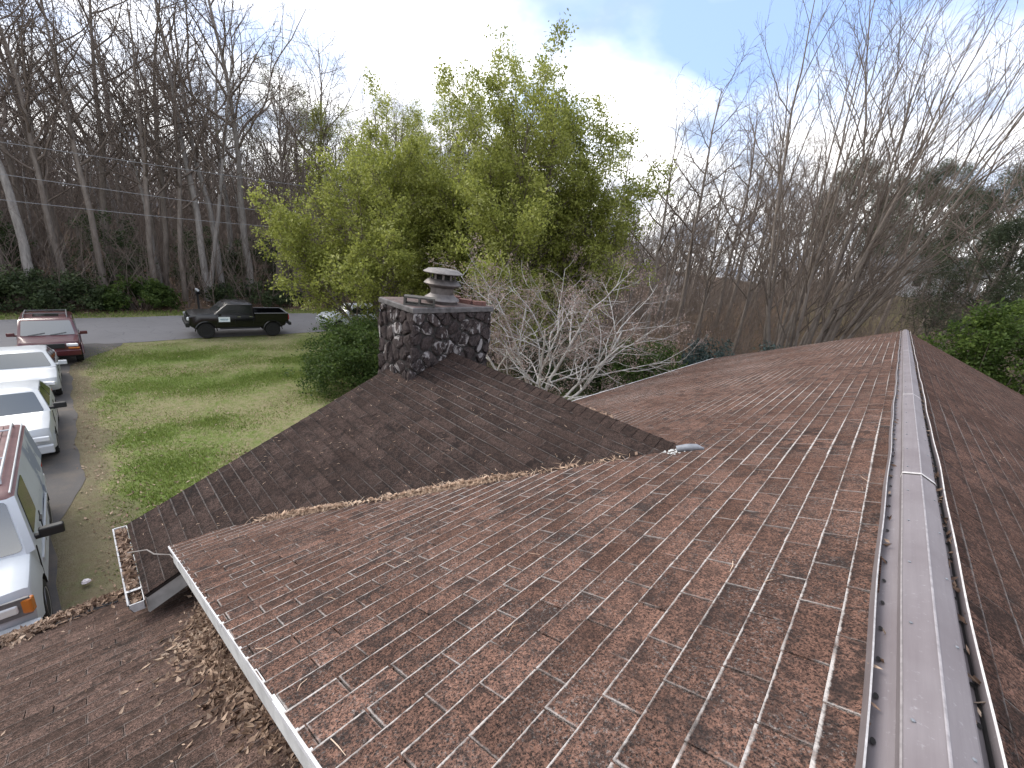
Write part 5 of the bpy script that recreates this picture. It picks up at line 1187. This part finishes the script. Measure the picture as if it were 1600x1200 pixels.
# pines and evergreens
def pine(seed, H_, r0, needles_n, low, name='pine_tree', mat='pine', spread=.34, size=.15, L1=.30):
    pc = [dict(seg=1.0, wob=.02, up=.03, kids=34, start=low, ang=(58, 86), len=L1, rr=.25, tip=.12, fall=.72), dict(seg=.5, wob=.08, up=.05, kids=7, start=.3, ang=(30, 60), len=.40, rr=.45, tip=.3, rmin=.014, fall=.4), dict(seg=.4, wob=.1, up=.1, kids=0, start=.3, ang=(30, 60), len=.4, rr=.4, tip=.4, rmin=.008)]
    return make_tree(name, seed, pc, [((0, 0, -.2), (.01, 0, 1), H_, r0)], 'bark', 'twig_dark', (needles_n, spread, size, mat, .10), 1)
p1 = pine(501, 17, .20, 34000, .42); p2 = pine(502, 15, .18, 32000, .35)
for k, (pr, u, v, D, sc, lb) in enumerate([(p1, 1420, 400, 44, .72, 'dark pine behind the far ridge end, left of the ivy dark trunk'), (p2, 1490, 400, 48, .72, 'dark pine in the middle of the wood at the right'), (p1, 1290, 420, 55, .80, 'dark pine seen through the many stemmed clump'), (p2, 1370, 420, 62, .82, 'distant dark pine above the pale far house'), (p1, 1590, 400, 50, .8, 'dark pine at the right edge of the picture'), (p2, 1545, 420, 30, .62, 'very dark evergreen right beside the bright shrub')]):
    w = ray(u, v); w = w/np.hypot(w[0], w[1]); inst(pr, USED, CAM[0]+w[0]*D, CAM[1]+w[1]*D, k*1.3, sc, lb)
# bushes
def bush(name, label, loc, rad, n, leaf, mat, seed, stems=40, tw='twig_dark', wd=.5, cat='bush', clumps=60):
    g = np.random.default_rng(seed); root = empty(name, loc); tag(root, label, cat); r_ = random.Random(seed); sk = Skel(seed); tips = []
    for k in range(clumps):
        a = r_.uniform(0, 6.283); e = r_.uniform(.05, 1.0); q = r_.uniform(.72, 1.06)
        tips.append((Vector((rad[0]*math.cos(a)*math.sqrt(1-e*e*.9)*q, rad[1]*math.sin(a)*math.sqrt(1-e*e*.9)*q, rad[2]*(.12+.88*e)*q)), 0))
    for k in range(min(stems, clumps)):
        t_ = tips[k][0]; b_ = Vector((t_.x*.25, t_.y*.25, -.1)); m_ = b_.lerp(t_, .5)+Vector((r_.gauss(0, .1), r_.gauss(0, .1), .15)); sk.seg(b_, m_, .03, .02, 0); sk.seg(m_, t_, .02, .008, 0)
    V, F = sk.mesh([True]*len(sk.A), 4); soup('stems', V, F, M[tw], root)
    sub = []
    for t_, _ in tips:
        for j in range(9): sub.append((t_+Vector((r_.gauss(0, .17), r_.gauss(0, .17), r_.gauss(0, .13)))*min(rad)*1.0, 0))
    V, F, R = leaf_cloud(sub, n, min(rad)*.075, leaf, seed, wd, .6); soup('foliage', V, F, M[mat], root, rn=R); return root
z_ = lambda x, y: float(gz(x, y))
bush('green_bush', 'large rounded green bush on the lawn left of the stone chimney', (-16.3, 8.6, z_(-16.3, 8.6)), (1.9, 2.4, 2.9), 30000, .055, 'leaf_bush', 61, clumps=110)
bush('green_bush', 'small fresh green bush at the chimney foot, half hidden by the gable', (-14.3, 9.6, z_(-14, 9)), (1.5, 1.6, 2.3), 14000, .055, 'leaf_bush', 62, clumps=70)
bush('evergreen_bush', 'dark green bush behind the white barked tree', (-11.6, 16.6, z_(-11, 16)), (2.2, 2.2, 2.6), 24000, .06, 'leaf_dark', 63, clumps=90)
bush('evergreen_bush', 'dark feathery bush behind the main eave, right of the white barked tree', (-8.2, 18.2, z_(-8, 18)), (2.0, 2.0, 2.5), 24000, .06, 'leaf_bush', 64, clumps=90)
bush('blue_leaved_shrub', 'shrub with blue green leathery leaves beyond the far eave corner', (-6.3, 21.4, z_(-6, 21)), (1.9, 1.4, 2.75), 9000, .075, 'leaf_blue', 65, clumps=60, wd=.35)
bush('blue_leaved_shrub', 'low shrub with blue green leaves at the foot of the many stemmed clump', (-3.9, 22.6, z_(-4, 22)), (1.6, 1.2, 3.1), 7000, .075, 'leaf_blue', 66, clumps=50, wd=.35)
bush('bright_green_shrub', 'tall bright green shrub beyond the roof at the right edge', (3.2, 23.6, z_(3, 23)), (2.2, 1.6, 6.9), 34000, .065, 'leaf_yellow', 67, clumps=120)
bush('bright_green_shrub', 'lower bright green shrub left of the tall one at the right edge', (1.3, 25.4, z_(1.3, 25)), (1.2, 1.2, 4.6), 9000, .06, 'leaf_yellow', 68, clumps=50)
bush('roadside_bush', 'wide dark green bush across the road behind the red vehicle', (-40.3, -1.2, z_(-40, 0)), (1.8, 3.6, 2.2), 18000, .085, 'leaf_dark', 69, clumps=110)
bush('roadside_bush', 'low green bush across the road left of the pickup', (-40.0, 3.6, z_(-40, 3)), (1.3, 2.2, 2.0), 10000, .09, 'leaf_bush', 70, clumps=60)
bush('roadside_bush', 'olive undergrowth bush across the road behind the pickup', (-41.5, 11.5, z_(-40, 11)), (1.6, 4.0, 1.9), 8000, .09, 'leaf_dark', 71, clumps=60)
bush('wood_evergreen', 'greyish evergreen sapling inside the wood above the pickup', (-48, 13.5, z_(-48, 13)), (2.0, 3.2, 5.0), 9000, .10, 'leaf_dark', 72, clumps=60)
for k, (x, y, s_, lb) in enumerate([(-45, 2.5, 1, 'thin grey green evergreen between the dark trunk and the forked tree'), (-50, 20, 1.1, 'grey green evergreen in the wood left of the leafy tree'), (-46, 8.5, .9, 'thin evergreen sapling left of the forked tree'), (-52, -8, 1.2, 'grey green evergreen deep in the wood at the far left')]):
    bush('wood_evergreen', lb, (x, y, z_(x, y)), (1.7*s_, 2.4*s_, 6.0*s_), 5200, .085, 'leaf_dark', 80+k, clumps=70)
bush('wood_evergreen', 'dark evergreen sapling inside the wood at the left edge', (-47, -4.5, z_(-47, -4)), (2.0, 3.0, 6.0), 9000, .11, 'leaf_dark', 73, clumps=60)
# distant houses glimpsed through the trees
def far_house(label, loc, rz, w, d, h, rh):
    root = empty('far_house', loc, rz); tag(root, label, 'house'); m = MB(); m.bbox(-w/2, w/2, -d/2, d/2, -1.5, h)
    m.poly([(-w/2, -d/2, h), (-w/2, d/2, h), (-w/2, 0, h+rh)]); m.poly([(w/2, -d/2, h), (w/2, d/2, h), (w/2, 0, h+rh)]); m.build('wall', M['far_wall'], root)
    m = MB(); e = .4
    for s_ in (-1, 1): m.poly([(-w/2-e, s_*(d/2+e), h-.15), (w/2+e, s_*(d/2+e), h-.15), (w/2+e, 0, h+rh+.1), (-w/2-e, 0, h+rh+.1)]); m.poly([(-w/2-e, s_*(d/2+e), h-.3), (w/2+e, s_*(d/2+e), h-.3), (w/2+e, 0, h+rh-.05), (-w/2-e, 0, h+rh-.05)])
    m.build('roof', M['far_roof'], root)
    for x in (-w*.3, 0, w*.3):
        m = MB(); m.bbox(x-.5, x+.5, -d/2-.03, -d/2+.05, h*.35, h*.8); f = m.build('window', M['white_trim'], root); m = MB(); m.bbox(x-.42, x+.42, -d/2-.05, -d/2-.032, h*.38, h*.77); m.build('pane', M['glass_dark'], f)
far_house('pale far house on the rise behind the ridge end', (-.2, 76, z_(0, 76)), .1, 11, 7, 3.2, 2.0)
far_house('white far house glimpsed through the trunks left of the many stemmed clump', (-44, 112, z_(-44, 112)+1), -.4, 10, 7, 3, 2)
far_house('pale far house glimpsed through the wood beyond the road', (-118, 10, z_(-118, 10)), 1.5, 10, 8, 3.0, 2.0)
